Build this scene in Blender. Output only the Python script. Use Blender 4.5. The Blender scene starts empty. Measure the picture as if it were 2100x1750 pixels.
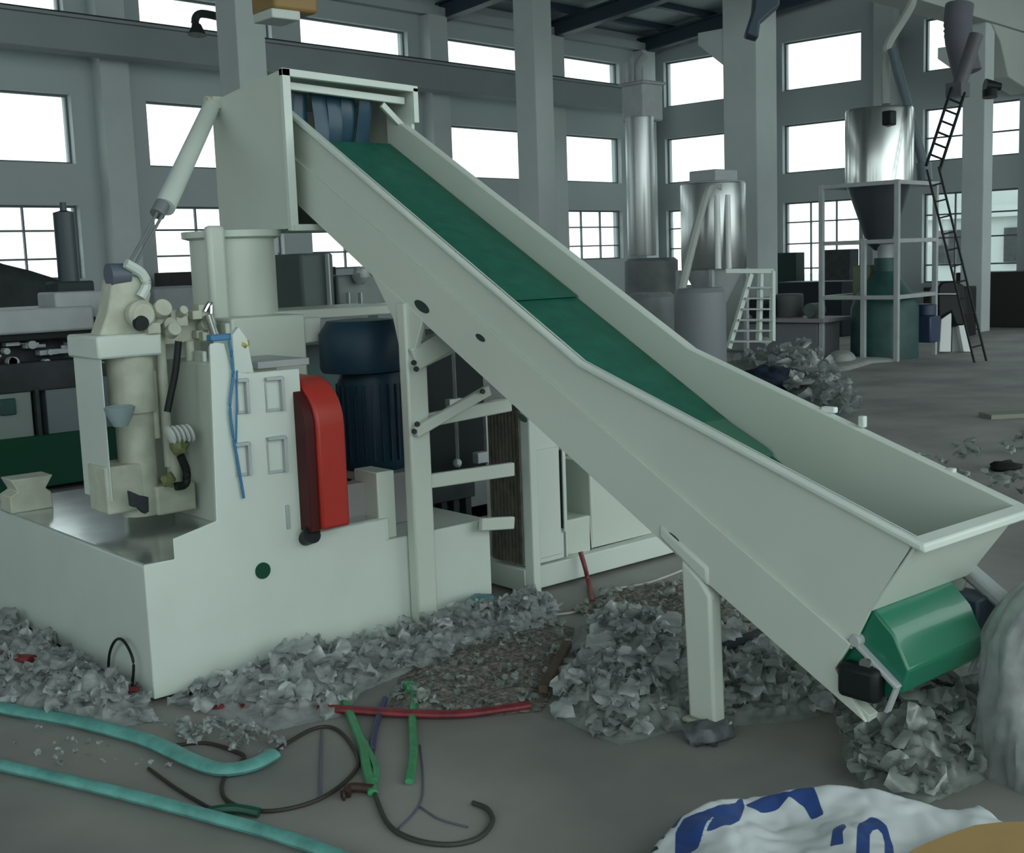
import bpy, bmesh, math, random
from mathutils import Vector, Matrix, noise
# ------------------------------------------------------------------ camera, world, exposure
F = 2500.0
PITCH, ROLL, YM, YB = [math.radians(a) for a in (7.72, -2.057, 49.52, 43.0)]
CH = 1.65
def rows_dot(M, v): return Vector([sum(a*b for a, b in zip(r, v)) for r in M])
AXM = ((math.sin(YM), math.cos(YM), 0), (-math.cos(YM), math.sin(YM), 0), (0, 0, 1))
BXM = ((math.sin(YB), math.cos(YB), 0), (-math.cos(YB), math.sin(YB), 0), (0, 0, 1))
_f = Vector((0, math.cos(PITCH), -math.sin(PITCH))); _u = Vector((0, math.sin(PITCH), math.cos(PITCH))); _r = Vector((1, 0, 0))
_c, _s = math.cos(ROLL), math.sin(ROLL)
_r, _u = _c*_r + _s*_u, _c*_u - _s*_r
CO = Vector((0, 0, CH))
cr, cu, cf = rows_dot(AXM, _r), rows_dot(AXM, _u), rows_dot(AXM, _f)
cam_d = bpy.data.cameras.new('camera'); cam = bpy.data.objects.new('camera', cam_d)
bpy.context.scene.collection.objects.link(cam)
cam_d.sensor_width = 36; cam_d.lens = F/2100*36; cam_d.clip_end = 300
cam.matrix_world = Matrix(((cr.x, cu.x, -cf.x, 0), (cr.y, cu.y, -cf.y, 0), (cr.z, cu.z, -cf.z, CH), (0, 0, 0, 1)))
SC = bpy.context.scene; SC.camera = cam
W = bpy.data.worlds.new('overcast_sky'); SC.world = W; W.use_nodes = True
W.node_tree.nodes['Background'].inputs[0].default_value = (0.86, 0.97, 0.96, 1)
W.node_tree.nodes['Background'].inputs[1].default_value = 1.0
SC.view_settings.view_transform = 'Standard'; SC.view_settings.look = 'None'
SC.view_settings.gamma = 1; SC.view_settings.use_curve_mapping = False
SC.view_settings.exposure = 1.22
# ------------------------------------------------------------------ measuring helpers (real planes in the hall)
def ray(x, y): return cr*(x-1050)/F - cu*(y-875)/F + cf
def on(x, y, ax, v):                       # point on a machine-aligned plane
    d = ray(x, y); t = (v-CO[ax])/d[ax]; return CO + d*t
ROT = YM - YB                               # building turned against the machine
Bu = Vector((math.sin(YB), math.cos(YB), 0)); Bv = Vector((-math.cos(YB), math.sin(YB), 0))
bu = rows_dot(AXM, Bu); bv = rows_dot(AXM, Bv)
TB = Matrix(((bu.x, bv.x, 0, 0), (bu.y, bv.y, 0, 0), (0, 0, 1, 0), (0, 0, 0, 1)))
TBI = TB.inverted(); BANG = math.atan2(bu.y, bu.x)
def onb(x, y, ax, v):                      # same in building coordinates
    d = TBI @ ray(x, y); t = (v-CO[ax])/d[ax]; return CO + d*t
def dep(x, y, D): return CO + ray(x, y)*D   # point D metres in front of the lens
def depb(x, y, D): return TBI @ dep(x, y, D)
# ------------------------------------------------------------------ materials
MATS = {}
def mat(name, col, rough=.5, metal=0, noise_amt=0, nscale=8, bump=0, col2=None, coat=0, emit=None, spec=.5):
    if name in MATS: return MATS[name]
    if max(col) < .07: spec = .2; rough = max(rough, .45)
    m = bpy.data.materials.new(name); m.use_nodes = True; nt = m.node_tree; b = nt.nodes['Principled BSDF']
    b.inputs['Base Color'].default_value = (*col, 1); b.inputs['Roughness'].default_value = rough; b.inputs['Metallic'].default_value = metal
    b.inputs['Specular IOR Level'].default_value = spec
    if coat: b.inputs['Coat Weight'].default_value = coat
    if noise_amt or col2 or bump:
        tc = nt.nodes.new('ShaderNodeTexCoord'); n = nt.nodes.new('ShaderNodeTexNoise'); n.inputs['Scale'].default_value = nscale
        n.inputs['Detail'].default_value = 6; nt.links.new(tc.outputs['Object'], n.inputs['Vector'])
        if noise_amt or col2:
            r = nt.nodes.new('ShaderNodeValToRGB'); r.color_ramp.elements[0].position = .35; r.color_ramp.elements[1].position = .68
            c2 = col2 or tuple(c*(1-noise_amt) for c in col)
            r.color_ramp.elements[0].color = (*c2, 1); r.color_ramp.elements[1].color = (*col, 1)
            nt.links.new(n.outputs['Fac'], r.inputs[0]); nt.links.new(r.outputs[0], b.inputs['Base Color'])
        if bump:
            bp = nt.nodes.new('ShaderNodeBump'); bp.inputs['Strength'].default_value = bump; bp.inputs['Distance'].default_value = .02
            nt.links.new(n.outputs['Fac'], bp.inputs['Height']); nt.links.new(bp.outputs[0], b.inputs['Normal'])
    MATS[name] = m; return m
PAINT = mat('pale_machine_paint', (.60, .67, .62), .42, noise_amt=.07, nscale=2.5)
CPAINT = mat('conveyor_paint', (.56, .62, .55), .40, noise_amt=.06, nscale=2)
CREAM = mat('cream_casting', (.52, .55, .45), .6, noise_amt=.2, nscale=12)
WALLM = mat('wall_plaster', (.42, .47, .48), .9, noise_amt=.06, nscale=.6)
COLM = mat('column_concrete', (.50, .56, .55), .85, noise_amt=.08, nscale=1.5)
BEAMM = mat('crane_beam_concrete', (.27, .31, .32), .8, noise_amt=.1, nscale=1)
PBEAM = mat('pale_beam_concrete', (.42, .46, .43), .8, noise_amt=.1, nscale=1)
ROOFM = mat('roof_sheet', (.36, .42, .44), .7, noise_amt=.15, nscale=1)
BLUEST = mat('dark_blue_steel', (.035, .06, .085), .5)
FLOORM = mat('concrete_floor', (.335, .325, .30), .6, col2=(.20, .20, .19), nscale=1.3, bump=.08)
BELT = mat('green_belt', (.012, .135, .085), .55, col2=(.010, .10, .066), nscale=14, bump=.15)
RED = mat('red_guard', (.42, .028, .018), .38, noise_amt=.1, nscale=3)
BLUEM = mat('dark_blue_motor', (.012, .035, .055), .38)
BLACK = mat('black_rubber', (.012, .016, .016), .45)
DGREY = mat('dark_grey_steel', (.05, .058, .062), .5, noise_amt=.4, nscale=5)
MGREY = mat('grey_steel', (.20, .225, .23), .5, noise_amt=.25, nscale=4)
LGREY = mat('light_grey_steel', (.42, .46, .46), .45, noise_amt=.15, nscale=4)
STEEL = mat('stainless_steel', (.62, .64, .62), .22, 1)
DECK = mat('bare_deck_steel', (.75, .8, .8), .16, .85, noise_amt=.25, nscale=5)
WHITE = mat('white_enamel', (.72, .76, .74), .35)
PANEL = mat('brown_louvre', (.16, .15, .12), .6, noise_amt=.4, nscale=18)
GREENB = mat('dark_green_base', (.008, .06, .035), .5)
TEAL = mat('teal_hose', (.14, .42, .38), .45, noise_amt=.35, nscale=14, bump=.3)
GSTRAP = mat('green_strap', (.05, .32, .13), .4, noise_amt=.3, nscale=20)
REDC = mat('dull_red_plastic', (.24, .03, .04), .5, noise_amt=.4, nscale=25)
BLUEC = mat('blue_tube', (.03, .17, .34), .4)
YEL = mat('brass_yellow', (.5, .45, .14), .5, noise_amt=.3, nscale=30)
WOOD = mat('brown_wood', (.10, .07, .05), .8, noise_amt=.3, nscale=20)
CARD = mat('brown_cardboard', (.48, .31, .12), .8, noise_amt=.1, nscale=6)
SACKP = mat('pale_sack', (.42, .45, .42), .8, noise_amt=.2, nscale=5)
GRAVEL = mat('dirt_and_grit', (.30, .28, .25), .95, col2=(.08, .08, .07), nscale=45, bump=.8)
YELP = mat('ochre_paint', (.30, .19, .06), .5)
FRAMEM = mat('window_frame_paint', (.12, .14, .15), .5)
YARDM = mat('yard_concrete', (.5, .5, .47), .9)
EXTM = mat('pale_render', (.42, .47, .46), .9)
DTEAL = mat('dark_teal_machine', (.02, .085, .08), .5, noise_amt=.4, nscale=4)
def film_mat(name, col, tr, rough=.35):
    m = bpy.data.materials.new(name); m.use_nodes = True; nt = m.node_tree; nt.nodes.remove(nt.nodes['Principled BSDF'])
    out = nt.nodes['Material Output']
    d = nt.nodes.new('ShaderNodeBsdfDiffuse'); t = nt.nodes.new('ShaderNodeBsdfTranslucent'); g = nt.nodes.new('ShaderNodeBsdfGlossy'); p = nt.nodes.new('ShaderNodeBsdfTransparent')
    n = nt.nodes.new('ShaderNodeTexNoise'); n.inputs['Scale'].default_value = 9; n.inputs['Detail'].default_value = 5
    rr = nt.nodes.new('ShaderNodeValToRGB'); rr.color_ramp.elements[0].position = .3; rr.color_ramp.elements[1].position = .7
    rr.color_ramp.elements[0].color = (*[c*.55 for c in col], 1); rr.color_ramp.elements[1].color = (*col, 1)
    nt.links.new(n.outputs['Fac'], rr.inputs[0]); nt.links.new(rr.outputs[0], d.inputs[0]); nt.links.new(rr.outputs[0], t.inputs[0])
    g.inputs['Roughness'].default_value = rough
    a = nt.nodes.new('ShaderNodeMixShader'); a.inputs[0].default_value = .35; b = nt.nodes.new('ShaderNodeMixShader'); b.inputs[0].default_value = .12; c = nt.nodes.new('ShaderNodeMixShader'); c.inputs[0].default_value = tr
    nt.links.new(d.outputs[0], a.inputs[1]); nt.links.new(t.outputs[0], a.inputs[2]); nt.links.new(a.outputs[0], b.inputs[1]); nt.links.new(g.outputs[0], b.inputs[2])
    nt.links.new(b.outputs[0], c.inputs[1]); nt.links.new(p.outputs[0], c.inputs[2]); nt.links.new(c.outputs[0], out.inputs[0])
    MATS[name] = m; return m
FILM = film_mat('plastic_film', (.62, .68, .66), .22)
FILM2 = film_mat('greenish_film', (.46, .52, .48), .2)
BAGF = film_mat('translucent_bag_film', (.46, .52, .50), .25)
def glass_mat():
    m = bpy.data.materials.new('window_glass'); m.use_nodes = True; nt = m.node_tree; nt.nodes.remove(nt.nodes['Principled BSDF'])
    g = nt.nodes.new('ShaderNodeBsdfGlossy'); g.inputs['Roughness'].default_value = .03; p = nt.nodes.new('ShaderNodeBsdfTransparent'); p.inputs[0].default_value = (.96, .98, .98, 1)
    c = nt.nodes.new('ShaderNodeMixShader'); c.inputs[0].default_value = .05
    nt.links.new(p.outputs[0], c.inputs[1]); nt.links.new(g.outputs[0], c.inputs[2]); nt.links.new(c.outputs[0], nt.nodes['Material Output'].inputs[0]); return m
GLASS = glass_mat()
# ------------------------------------------------------------------ mesh builder
class MB:
    def __init__(s, T=None): s.v = []; s.f = []; s.T = T
    def add(s, vs, fs):
        n = len(s.v); s.v += [Vector(v) for v in vs]; s.f += [tuple(i+n for i in f) for f in fs]; return s
    def box(s, x0, x1, y0, y1, z0, z1):
        if x0 > x1: x0, x1 = x1, x0
        if y0 > y1: y0, y1 = y1, y0
        if z0 > z1: z0, z1 = z1, z0
        return s.add([(x, y, z) for z in (z0, z1) for x, y in ((x0, y0), (x1, y0), (x1, y1), (x0, y1))],
                     [(3, 2, 1, 0), (4, 5, 6, 7), (0, 1, 5, 4), (1, 2, 6, 5), (2, 3, 7, 6), (3, 0, 4, 7)])
    def bar(s, a, b, w, h=None, up=(0, 0, 1)):
        a, b = Vector(a), Vector(b); h = h or w; d = (b-a).normalized(); up = Vector(up)
        if abs(d.dot(up)) > .98: up = Vector((1, 0, 0)) if abs(d.x) < .9 else Vector((0, 1, 0))
        sx = d.cross(up).normalized(); sz = sx.cross(d).normalized()
        vs = [p + sx*i*w/2 + sz*j*h/2 for p in (a, b) for i, j in ((-1, -1), (1, -1), (1, 1), (-1, 1))]
        return s.add(vs, [(0, 1, 2, 3), (7, 6, 5, 4), (0, 4, 5, 1), (1, 5, 6, 2), (2, 6, 7, 3), (3, 7, 4, 0)])
    def prism(s, pts, ax, a, b):               # pts 2D in the two other axes (cyclic order x<y<z), extruded on ax
        def mk(p, t):
            l = list(p); l.insert(ax, t); return tuple(l)
        n = len(pts); vs = [mk(p, a) for p in pts] + [mk(p, b) for p in pts]
        return s.add(vs, [tuple(range(n))[::-1], tuple(range(n, 2*n))] + [(i, (i+1) % n, (i+1) % n+n, i+n) for i in range(n)])
    def poly(s, pts, d):                        # any planar polygon with thickness vector d
        n = len(pts); d = Vector(d); vs = [Vector(p) for p in pts] + [Vector(p)+d for p in pts]
        return s.add(vs, [tuple(range(n))[::-1], tuple(range(n, 2*n))] + [(i, (i+1) % n, (i+1) % n+n, i+n) for i in range(n)])
    def lathe(s, prof, c, axis=(0, 0, 1), n=24):  # prof [(r, t)], from c along axis
        ax = Vector(axis).normalized(); q = Vector((1, 0, 0)) if abs(ax.x) < .9 else Vector((0, 1, 0))
        u = ax.cross(q).normalized(); w = ax.cross(u); c = Vector(c); vs = []; fs = []
        for r, t in prof:
            for k in range(n):
                a = 2*math.pi*k/n; vs.append(c + ax*t + (u*math.cos(a)+w*math.sin(a))*r)
        for i in range(len(prof)-1):
            for k in range(n): fs.append((i*n+k, i*n+(k+1) % n, (i+1)*n+(k+1) % n, (i+1)*n+k))
        fs.append(tuple(range(n))[::-1]); fs.append(tuple((len(prof)-1)*n+k for k in range(n)))
        return s.add(vs, fs)
    def cyl(s, a, b, r, r2=None, n=20):
        a, b = Vector(a), Vector(b); L = (b-a).length
        return s.lathe([(r, 0), (r if r2 is None else r2, L)], a, b-a, n)
    def tube(s, pts, r, n=8, sub=5, flat=1):
        P = [Vector(p) for p in pts]; Q = []
        for i in range(len(P)-1):
            p0 = P[max(i-1, 0)]; p1 = P[i]; p2 = P[i+1]; p3 = P[min(i+2, len(P)-1)]
            for k in range(sub):
                t = k/sub; Q.append(.5*((2*p1)+(p2-p0)*t+(2*p0-5*p1+4*p2-p3)*t*t+(3*p1-p0-3*p2+p3)*t**3))
        Q.append(P[-1]); vs = []; fs = []; up = Vector((0, 0, 1))
        for i, q in enumerate(Q):
            d = (Q[min(i+1, len(Q)-1)]-Q[max(i-1, 0)]).normalized()
            u = d.cross(up)
            if u.length < .1: u = d.cross(Vector((0, 1, 0)))
            u.normalize(); w = u.cross(d)
            for k in range(n):
                a = 2*math.pi*k/n; vs.append(q+(u*math.cos(a)+w*math.sin(a)*flat)*r)
        for i in range(len(Q)-1):
            for k in range(n): fs.append((i*n+k, i*n+(k+1) % n, (i+1)*n+(k+1) % n, (i+1)*n+k))
        fs.append(tuple(range(n))[::-1]); fs.append(tuple((len(Q)-1)*n+k for k in range(n)))
        return s.add(vs, fs)
    def blob(s, c, r, seed=0, amt=.3, n=14, squash=(1, 1, 1), fr=2.0, flat_z=None):
        vs = []; fs = []; m = n//2
        for i in range(m+1):
            th = math.pi*i/m
            for k in range(n):
                ph = 2*math.pi*k/n; d = Vector((math.sin(th)*math.cos(ph), math.sin(th)*math.sin(ph), math.cos(th)))
                if i in (0, m): d = Vector((0, 0, 1 if i == 0 else -1))
                q = r*(1+amt*noise.fractal(d*fr+Vector((seed*3.7, seed, 0)), 1, 2, 4))
                p = Vector(c)+Vector((d.x*q*squash[0], d.y*q*squash[1], d.z*q*squash[2]))
                if flat_z is not None and p.z < flat_z: p.z = flat_z
                vs.append(p)
        for i in range(m):
            for k in range(n): fs.append((i*n+k, (i+1)*n+k, (i+1)*n+(k+1) % n, i*n+(k+1) % n))
        return s.add(vs, fs)
COL = SC.collection
def invp(parent):
    M = Matrix.Identity(4); p = parent
    while p is not None:
        M = p.matrix_basis @ M; p = p.parent
    return M.inverted()
def obj(name, mb, m, parent=None, bev=0, ang=35, T=None):
    me = bpy.data.meshes.new(name); T = mb.T if T is None else T
    vs = [T @ v for v in mb.v] if T is not None else mb.v
    inv = invp(parent) if parent else None
    if inv: vs = [inv @ v for v in vs]
    loc = Vector((0, 0, 0))
    if parent is None:                     # origin at the thing's own base
        xs = [v.x for v in vs]; ys = [v.y for v in vs]; zs = [v.z for v in vs]
        loc = Vector(((min(xs)+max(xs))/2, (min(ys)+max(ys))/2, min(zs))); vs = [v-loc for v in vs]
    me.from_pydata([tuple(v) for v in vs], [], mb.f)
    b = bmesh.new(); b.from_mesh(me); bmesh.ops.remove_doubles(b, verts=b.verts, dist=1e-5); bmesh.ops.recalc_face_normals(b, faces=b.faces); b.to_mesh(me); b.free()
    if ang:
        for p in me.polygons: p.use_smooth = True
        me.set_sharp_from_angle(angle=math.radians(ang))
    me.materials.append(m); o = bpy.data.objects.new(name, me); o.location = loc; o.parent = parent; COL.objects.link(o)
    if bev:
        q = o.modifiers.new('bevel', 'BEVEL'); q.width = bev; q.segments = 2; q.limit_method = 'ANGLE'; q.harden_normals = False
    return o
def thing(name, loc, label, cat, group=None, rz=0):
    o = bpy.data.objects.new(name, None); COL.objects.link(o); o.location = Vector(loc); o.rotation_euler = (0, 0, rz); o.empty_display_size = .1
    o['label'] = label; o['category'] = cat
    if group: o['group'] = group
    return o
def tag(o, label, cat, group=None, kind=None):
    o['label'] = label; o['category'] = cat
    if group: o['group'] = group
    if kind: o['kind'] = kind
    return o
def struct(o): o['kind'] = 'structure'; return o
def lab(o, t): o['label'] = t; return o
# ================================================================== THE HALL (building coordinates: A along left wall, B along right wall)
A0, B0 = 25.36, 18.48
def bmb(): return MB(TB)
struct(obj('floor', bmb().box(-9, A0+.3, -9, B0+.3, -.2, 0), FLOORM, ang=0))
yard = struct(obj('yard', bmb().box(-40, 90, -40, 90, -.45, -.22), YARDM, ang=0))
LW = [(5.0, 6.4), (7.2, 9.87), (11.2, 13.85), (14.5, 17.17), (18.28, 20.9), (21.9, 24.05)]
LZ = [(1.62, 2.78), (3.43, 4.51), (5.28, 6.27)]
RW = [(-4.0, -2.0), (-.6, 1.4), (2.75, 4.75), (6.1, 8.1), (9.45, 11.46), (12.88, 14.82), (16.15, 18.12)]
RZ = [(.87, 2.76), (3.42, 4.52), (5.28, 6.36)]
def wall(name, us, zs, u0, u1, z1, w0, w1, along_a):
    m = bmb(); ub = sorted({u0, u1, *[x for p in us for x in p]}); zb = sorted({0, z1, *[x for p in zs for x in p]})
    for a, b in zip(ub, ub[1:]):
        for c, d in zip(zb, zb[1:]):
            if any(p[0] <= a and b <= p[1] for p in us) and any(p[0] <= c and d <= p[1] for p in zs): continue
            if along_a: m.box(a, b, w0, w1, c, d)
            else: m.box(w0, w1, a, b, c, d)
    return struct(obj(name, m, WALLM, ang=0))
wall('wall_left', LW, LZ, -9, A0+.3, 7.0, B0, B0+.3, True)
wall('wall_right', RW, RZ, -9, B0, 6.75, A0, A0+.3, False)
wall('wall_back_unseen', [(-7, -4.5), (-3, -.5), (2, 4.5), (7, 9.5), (12, 14.5)], [(1.2, 3.2), (4, 7)], -9, B0, 7.2, -9.3, -9, False)  # unseen wall, added so light enters mainly from the open right side
wn = 0
def window(u0, u1, z0, z1, along_a, bars):
    global wn; wn += 1
    fr = bmb(); t = .035
    def bx(m, a, b, c, d, e=0.0, th=.05):
        if along_a: m.box(a, b, B0+.12-e, B0+.12+th+e, c, d)
        else: m.box(A0+.12-e, A0+.12+th+e, a, b, c, d)
    bx(fr, u0, u0+t, z0, z1); bx(fr, u1-t, u1, z0, z1); bx(fr, u0+t, u1-t, z0, z0+t); bx(fr, u0+t, u1-t, z1-t, z1)
    w = u1-u0; h = z1-z0
    if bars:
        for k in range(1, bars[0]+1): bx(fr, u0+w*k/(bars[0]+1)-.014, u0+w*k/(bars[0]+1)+.014, z0+t, z1-t)
        for k, q in enumerate(bars[1]): bx(fr, u0+t, u1-t, z0+h*q-.016, z0+h*q+.016, .003)
    o = struct(obj('window_%d' % wn, fr, FRAMEM, ang=0))
    g = bmb(); bx(g, u0+t, u1-t, z0+t, z1-t, -.02); obj('pane', g, GLASS, o, ang=0)
    return o
for (a, b) in LW:
    for i, (c, d) in enumerate(LZ): window(a, b, c, d, True, (2, (.28, .66)) if i == 0 else None)
for (a, b) in RW:
    for i, (c, d) in enumerate(RZ): window(a, b, c, d, False, (2, (.2, .5, .76)) if i == 0 else ((1, (.45,)) if (i == 1 and a < 12) else None))
# cornice; pilasters
tn = 0
def trim(m, mt=WALLM, bev=0):
    global tn; tn += 1
    return struct(obj('trim_%d' % tn, m, mt, bev=bev, ang=0))
trim(bmb().box(-9, A0, B0-.18, B0, 6.62, 6.8)); pass
for a in (10.25, 17.5, 21.15, 24.6): trim(bmb().box(a, a+.5, B0-.3, B0, 0, 6.6), COLM)
for b in (12.1, 15.3, 8.7): trim(bmb().box(A0-.28, A0, b-.1, b+.35, 0, 6.9), COLM)
# roof sheet, purlins, rafters (roof rises away from the left wall)
def rz_(b): return 7.05+.1*(B0-b)
def slab(m, a0, a1, b0, b1, lo, hi):
    return m.add([(a0, b0, rz_(b0)+lo), (a1, b0, rz_(b0)+lo), (a1, b1, rz_(b1)+lo), (a0, b1, rz_(b1)+lo), (a0, b0, rz_(b0)+hi), (a1, b0, rz_(b0)+hi), (a1, b1, rz_(b1)+hi), (a0, b1, rz_(b1)+hi)],
                 [(3, 2, 1, 0), (4, 5, 6, 7), (0, 1, 5, 4), (1, 2, 6, 5), (2, 3, 7, 6), (3, 0, 4, 7)])
struct(obj('ceiling', slab(bmb(), -9.3, A0+.3, -9, B0+.3, 0, .12), ROOFM, ang=0))
m = bmb(); m.add([(A0, -9, 6.75), (A0+.3, -9, 6.75), (A0+.3, B0, 6.75), (A0, B0, 6.75), (A0, -9, rz_(-9)), (A0+.3, -9, rz_(-9)), (A0+.3, B0, rz_(B0)), (A0, B0, rz_(B0))], [(3, 2, 1, 0), (4, 5, 6, 7), (0, 1, 5, 4), (1, 2, 6, 5), (2, 3, 7, 6), (3, 0, 4, 7)])
struct(obj('wall_gable', m, WALLM, ang=0))
for k in range(18):
    b = 17.7-k*1.2
    tag(obj('roof_purlin', slab(bmb(), -9, A0, b-.06, b+.06, -.14, 0), BLUEST, ang=0),
        'dark blue steel purlin running under the pale roof sheet', 'roof beam', 'blue roof purlins')
for a, lb in [(24.9, 'dark blue roof girder lying along the top of the right wall'), (21.5, 'dark blue roof girder crossing just in front of the corner'), (18.1, 'dark blue roof girder at the top edge, left of the middle column')]:
    m = bmb(); slab(m, a-.13, a+.13, -9, B0, -.50, -.46); slab(m, a-.13, a+.13, -9, B0, -.18, -.14); slab(m, a-.02, a+.02, -9, B0, -.46, -.18)
    tag(obj('roof_girder', m, BLUEST, ang=0), lb, 'roof girder')
# crane beam along the left wall and corbels
zt, zb = onb(0, 22, 1, 17.7).z, onb(0, 92, 1, 17.7).z
m = bmb(); m.box(-8, 24.2, 17.55, 17.95, zb, zt); m.box(-8, 24.2, 17.5, 18.0, zt, zt+.05)
tag(obj('crane_runway_beam', m, BEAMM, bev=.01), 'long dark grey runway beam crossing the upper left windows', 'crane beam')
m = bmb(); m.box(-8, 24.2, 17.72, 17.78, zt+.05, zt+.12)
tag(obj('crane_rail', m, DGREY), 'thin steel rail on top of the long grey runway beam', 'crane rail')
# free standing columns
def column(px, B, s, label, corb=True):
    d = onb(px, 400, 1, B); m = bmb(); m.box(d.x-s/2, d.x+s/2, B-s/2, B+s/2, 0, 7.1)
    o = thing('concrete_column', TB @ Vector((d.x, B, 0)), label, 'column', rz=0)
    obj('shaft', m, COLM, o, bev=.015, ang=0)
    if not corb: return d
    m = bmb(); m.prism([(B+s/2, 5.35), (B+s/2+.5, 5.35), (B+s/2+.5, 5.15), (B+s/2, 4.75)], 0, d.x-s/2+.02, d.x+s/2-.02)
    obj('corbel', m, COLM, o, bev=.01, ang=0)
    return d
column(515, 14.5, .47, 'grey concrete column rising behind the conveyor hood at upper left', False)
column(1103, 14.5, .47, 'grey concrete column in the middle, behind the sloping conveyor', False)
column(1540, 11.2, .64, 'grey concrete column between the corner windows and the tall right windows')
column(2003, 9.4, .42, 'slim grey column at the right, beside the last windows')
# pale runway beam upper right
zq = onb(2010, 52, 1, 9.4)
m = bmb(); m.box(12.5, A0-.3, 9.1, 9.7, zq.z, zq.z+.75)
tag(obj('crane_runway_beam', m, PBEAM, bev=.01), 'pale runway beam entering at the top right corner', 'crane beam')
m = bmb(); q = onb(2045, 90, 1, 9.3); m.prism([(q.x-.6, zq.z), (q.x+1.5, zq.z), (q.x+1.5, zq.z-1.1), (q.x+.2, zq.z-.9), (q.x-.2, zq.z-.3)], 1, 9.15, 9.6)
tag(obj('beam_haunch', m, PBEAM, bev=.02), 'pale haunch block carrying the runway beam at the top right', 'bracket')
# ochre hoist
m = MB(); q = dep(575, 5, 10.5)
t = thing('crane_hoist', q, 'ochre crane hoist at the top edge beside the left column', 'hoist')
m.box(q.x-.12, q.x+.32, q.y-.1, q.y+.3, q.z-.08, q.z+.5); obj('housing', m, YELP, t, bev=.03)
m = MB(); m.box(q.x-.16, q.x+.12, q.y-.12, q.y+.2, q.z-.16, q.z-.08); obj('bracket', m, PAINT, t, bev=.01)
# lamp fitting on beam (dark clamp) upper left
m = MB(); a = dep(400, 42, 18.2); b = dep(470, 40, 18.2); m.tube([dep(404, 62, 18.2), a, dep(414, 28, 18.2), b], .06); m.cyl(dep(404, 72, 18.2), dep(404, 50, 18.2), .14, .06)
tag(obj('hook_bracket', m, DGREY), 'dark hooked bracket on the runway beam by the top left window', 'bracket')
# pale building outside
m = bmb(); m.box(44, 52, -12, 22, -.2, 4.2); m.box(43.7, 44, -12, 22, 2.6, 3.0); m.box(43.9, 44, -12, 22, 3.9, 4.5)
eb = thing('neighbouring_building', TB @ Vector((48, 5, -.2)), 'pale building with a grey band seen through the right windows', 'building')
obj('walls', m, EXTM, eb, ang=0)
m = bmb()
for k in range(14): m.box(43.85, 44, -11+k*2.4, -9.6+k*2.4, 1.0, 2.2)
obj('window_band', m, DGREY, eb, ang=0)
# ================================================================== GRANULATOR (machine coordinates)
KX, KY, ZD = 1.865, 4.377, .553
g = thing('plastic_granulator', (2.7, 5.2, 0), 'pale green recycling granulator with red belt guard under the conveyor hood', 'machine')
def P(*pts): return [(p.x, p.z) for p in (on(x, y, 1, KY) for x, y in pts)]
m = MB(); m.box(KX, 3.568, KY, 6.25, .02, .45); m.box(KX, 3.0, KY, 6.25, .45, ZD-.006)
obj('base', m, PAINT, g, bev=.004, ang=20)
m = MB(); m.box(KX+.012, 2.95, KY+.012, 6.24, ZD-.006, ZD); obj('deck_plate', m, DECK, g, ang=0)
m = MB()    # front plate with stepped left edge
m.prism([(KX, .02), (3.568, .02), (3.568, .449), (2.98, .449), (2.98, .545), (2.60, .545), (2.591, 1.243), (2.34, 1.245), (2.285, 1.262), (2.262, 1.37), (2.225, 1.376), (2.2, 1.372), (2.177, .673), (1.99, .633), (1.99, ZD), (KX, ZD)], 1, KY-.006, KY)
m.prism([(2.02, .56), (2.58, .56), (2.58, 1.23), (2.28, 1.24), (2.25, 1.36), (2.22, 1.36), (2.195, .66)], 1, KY+.0005, KY+.05)
fp = obj('front_panel', m, PAINT, g, bev=.004, ang=20)
# recessed frame windows on the panel
for (x0, y0, x1, y1) in [(545, 775, 584, 842), (549, 898, 590, 968), (486, 778, 512, 848), (482, 910, 516, 975)]:
    a = on(x0, y0, 1, KY-.02); b = on(x1, y1, 1, KY-.02); m = MB(); t = .012
    m.box(a.x, b.x, KY-.03, KY-.006, a.z, a.z-t); m.box(b.x-t, b.x, KY-.03, KY-.006, a.z-t, b.z); m.box(a.x, b.x-t, KY-.012, KY-.006, b.z, b.z+t); m.box(a.x, a.x+t*.5, KY-.012, KY-.006, a.z-t, b.z+t)
    obj('inspection_frame', m, MGREY if False else LGREY, g, bev=.002)
m = MB(); q = on(537, 1170, 1, KY); m.cyl((q.x, KY-.012, q.z), (q.x, KY+.002, q.z), .034); lab(obj('round_port', m, GREENB, g), 'dark green round opening in the base')
m = MB(); q = on(395, 1420, 1, KY); m.lathe([(.02, 0), (.02, .008)], (q.x, KY-.012, q.z), (0, 1, 0)); obj('drain_hole', m, BLACK, g)
m = MB(); q = on(588, 1060, 1, KY); m.box(q.x-.008, q.x+.008, KY-.014, KY-.002, q.z-.05, q.z+.05); obj('latch', m, LGREY, g, bev=.002)
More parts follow.
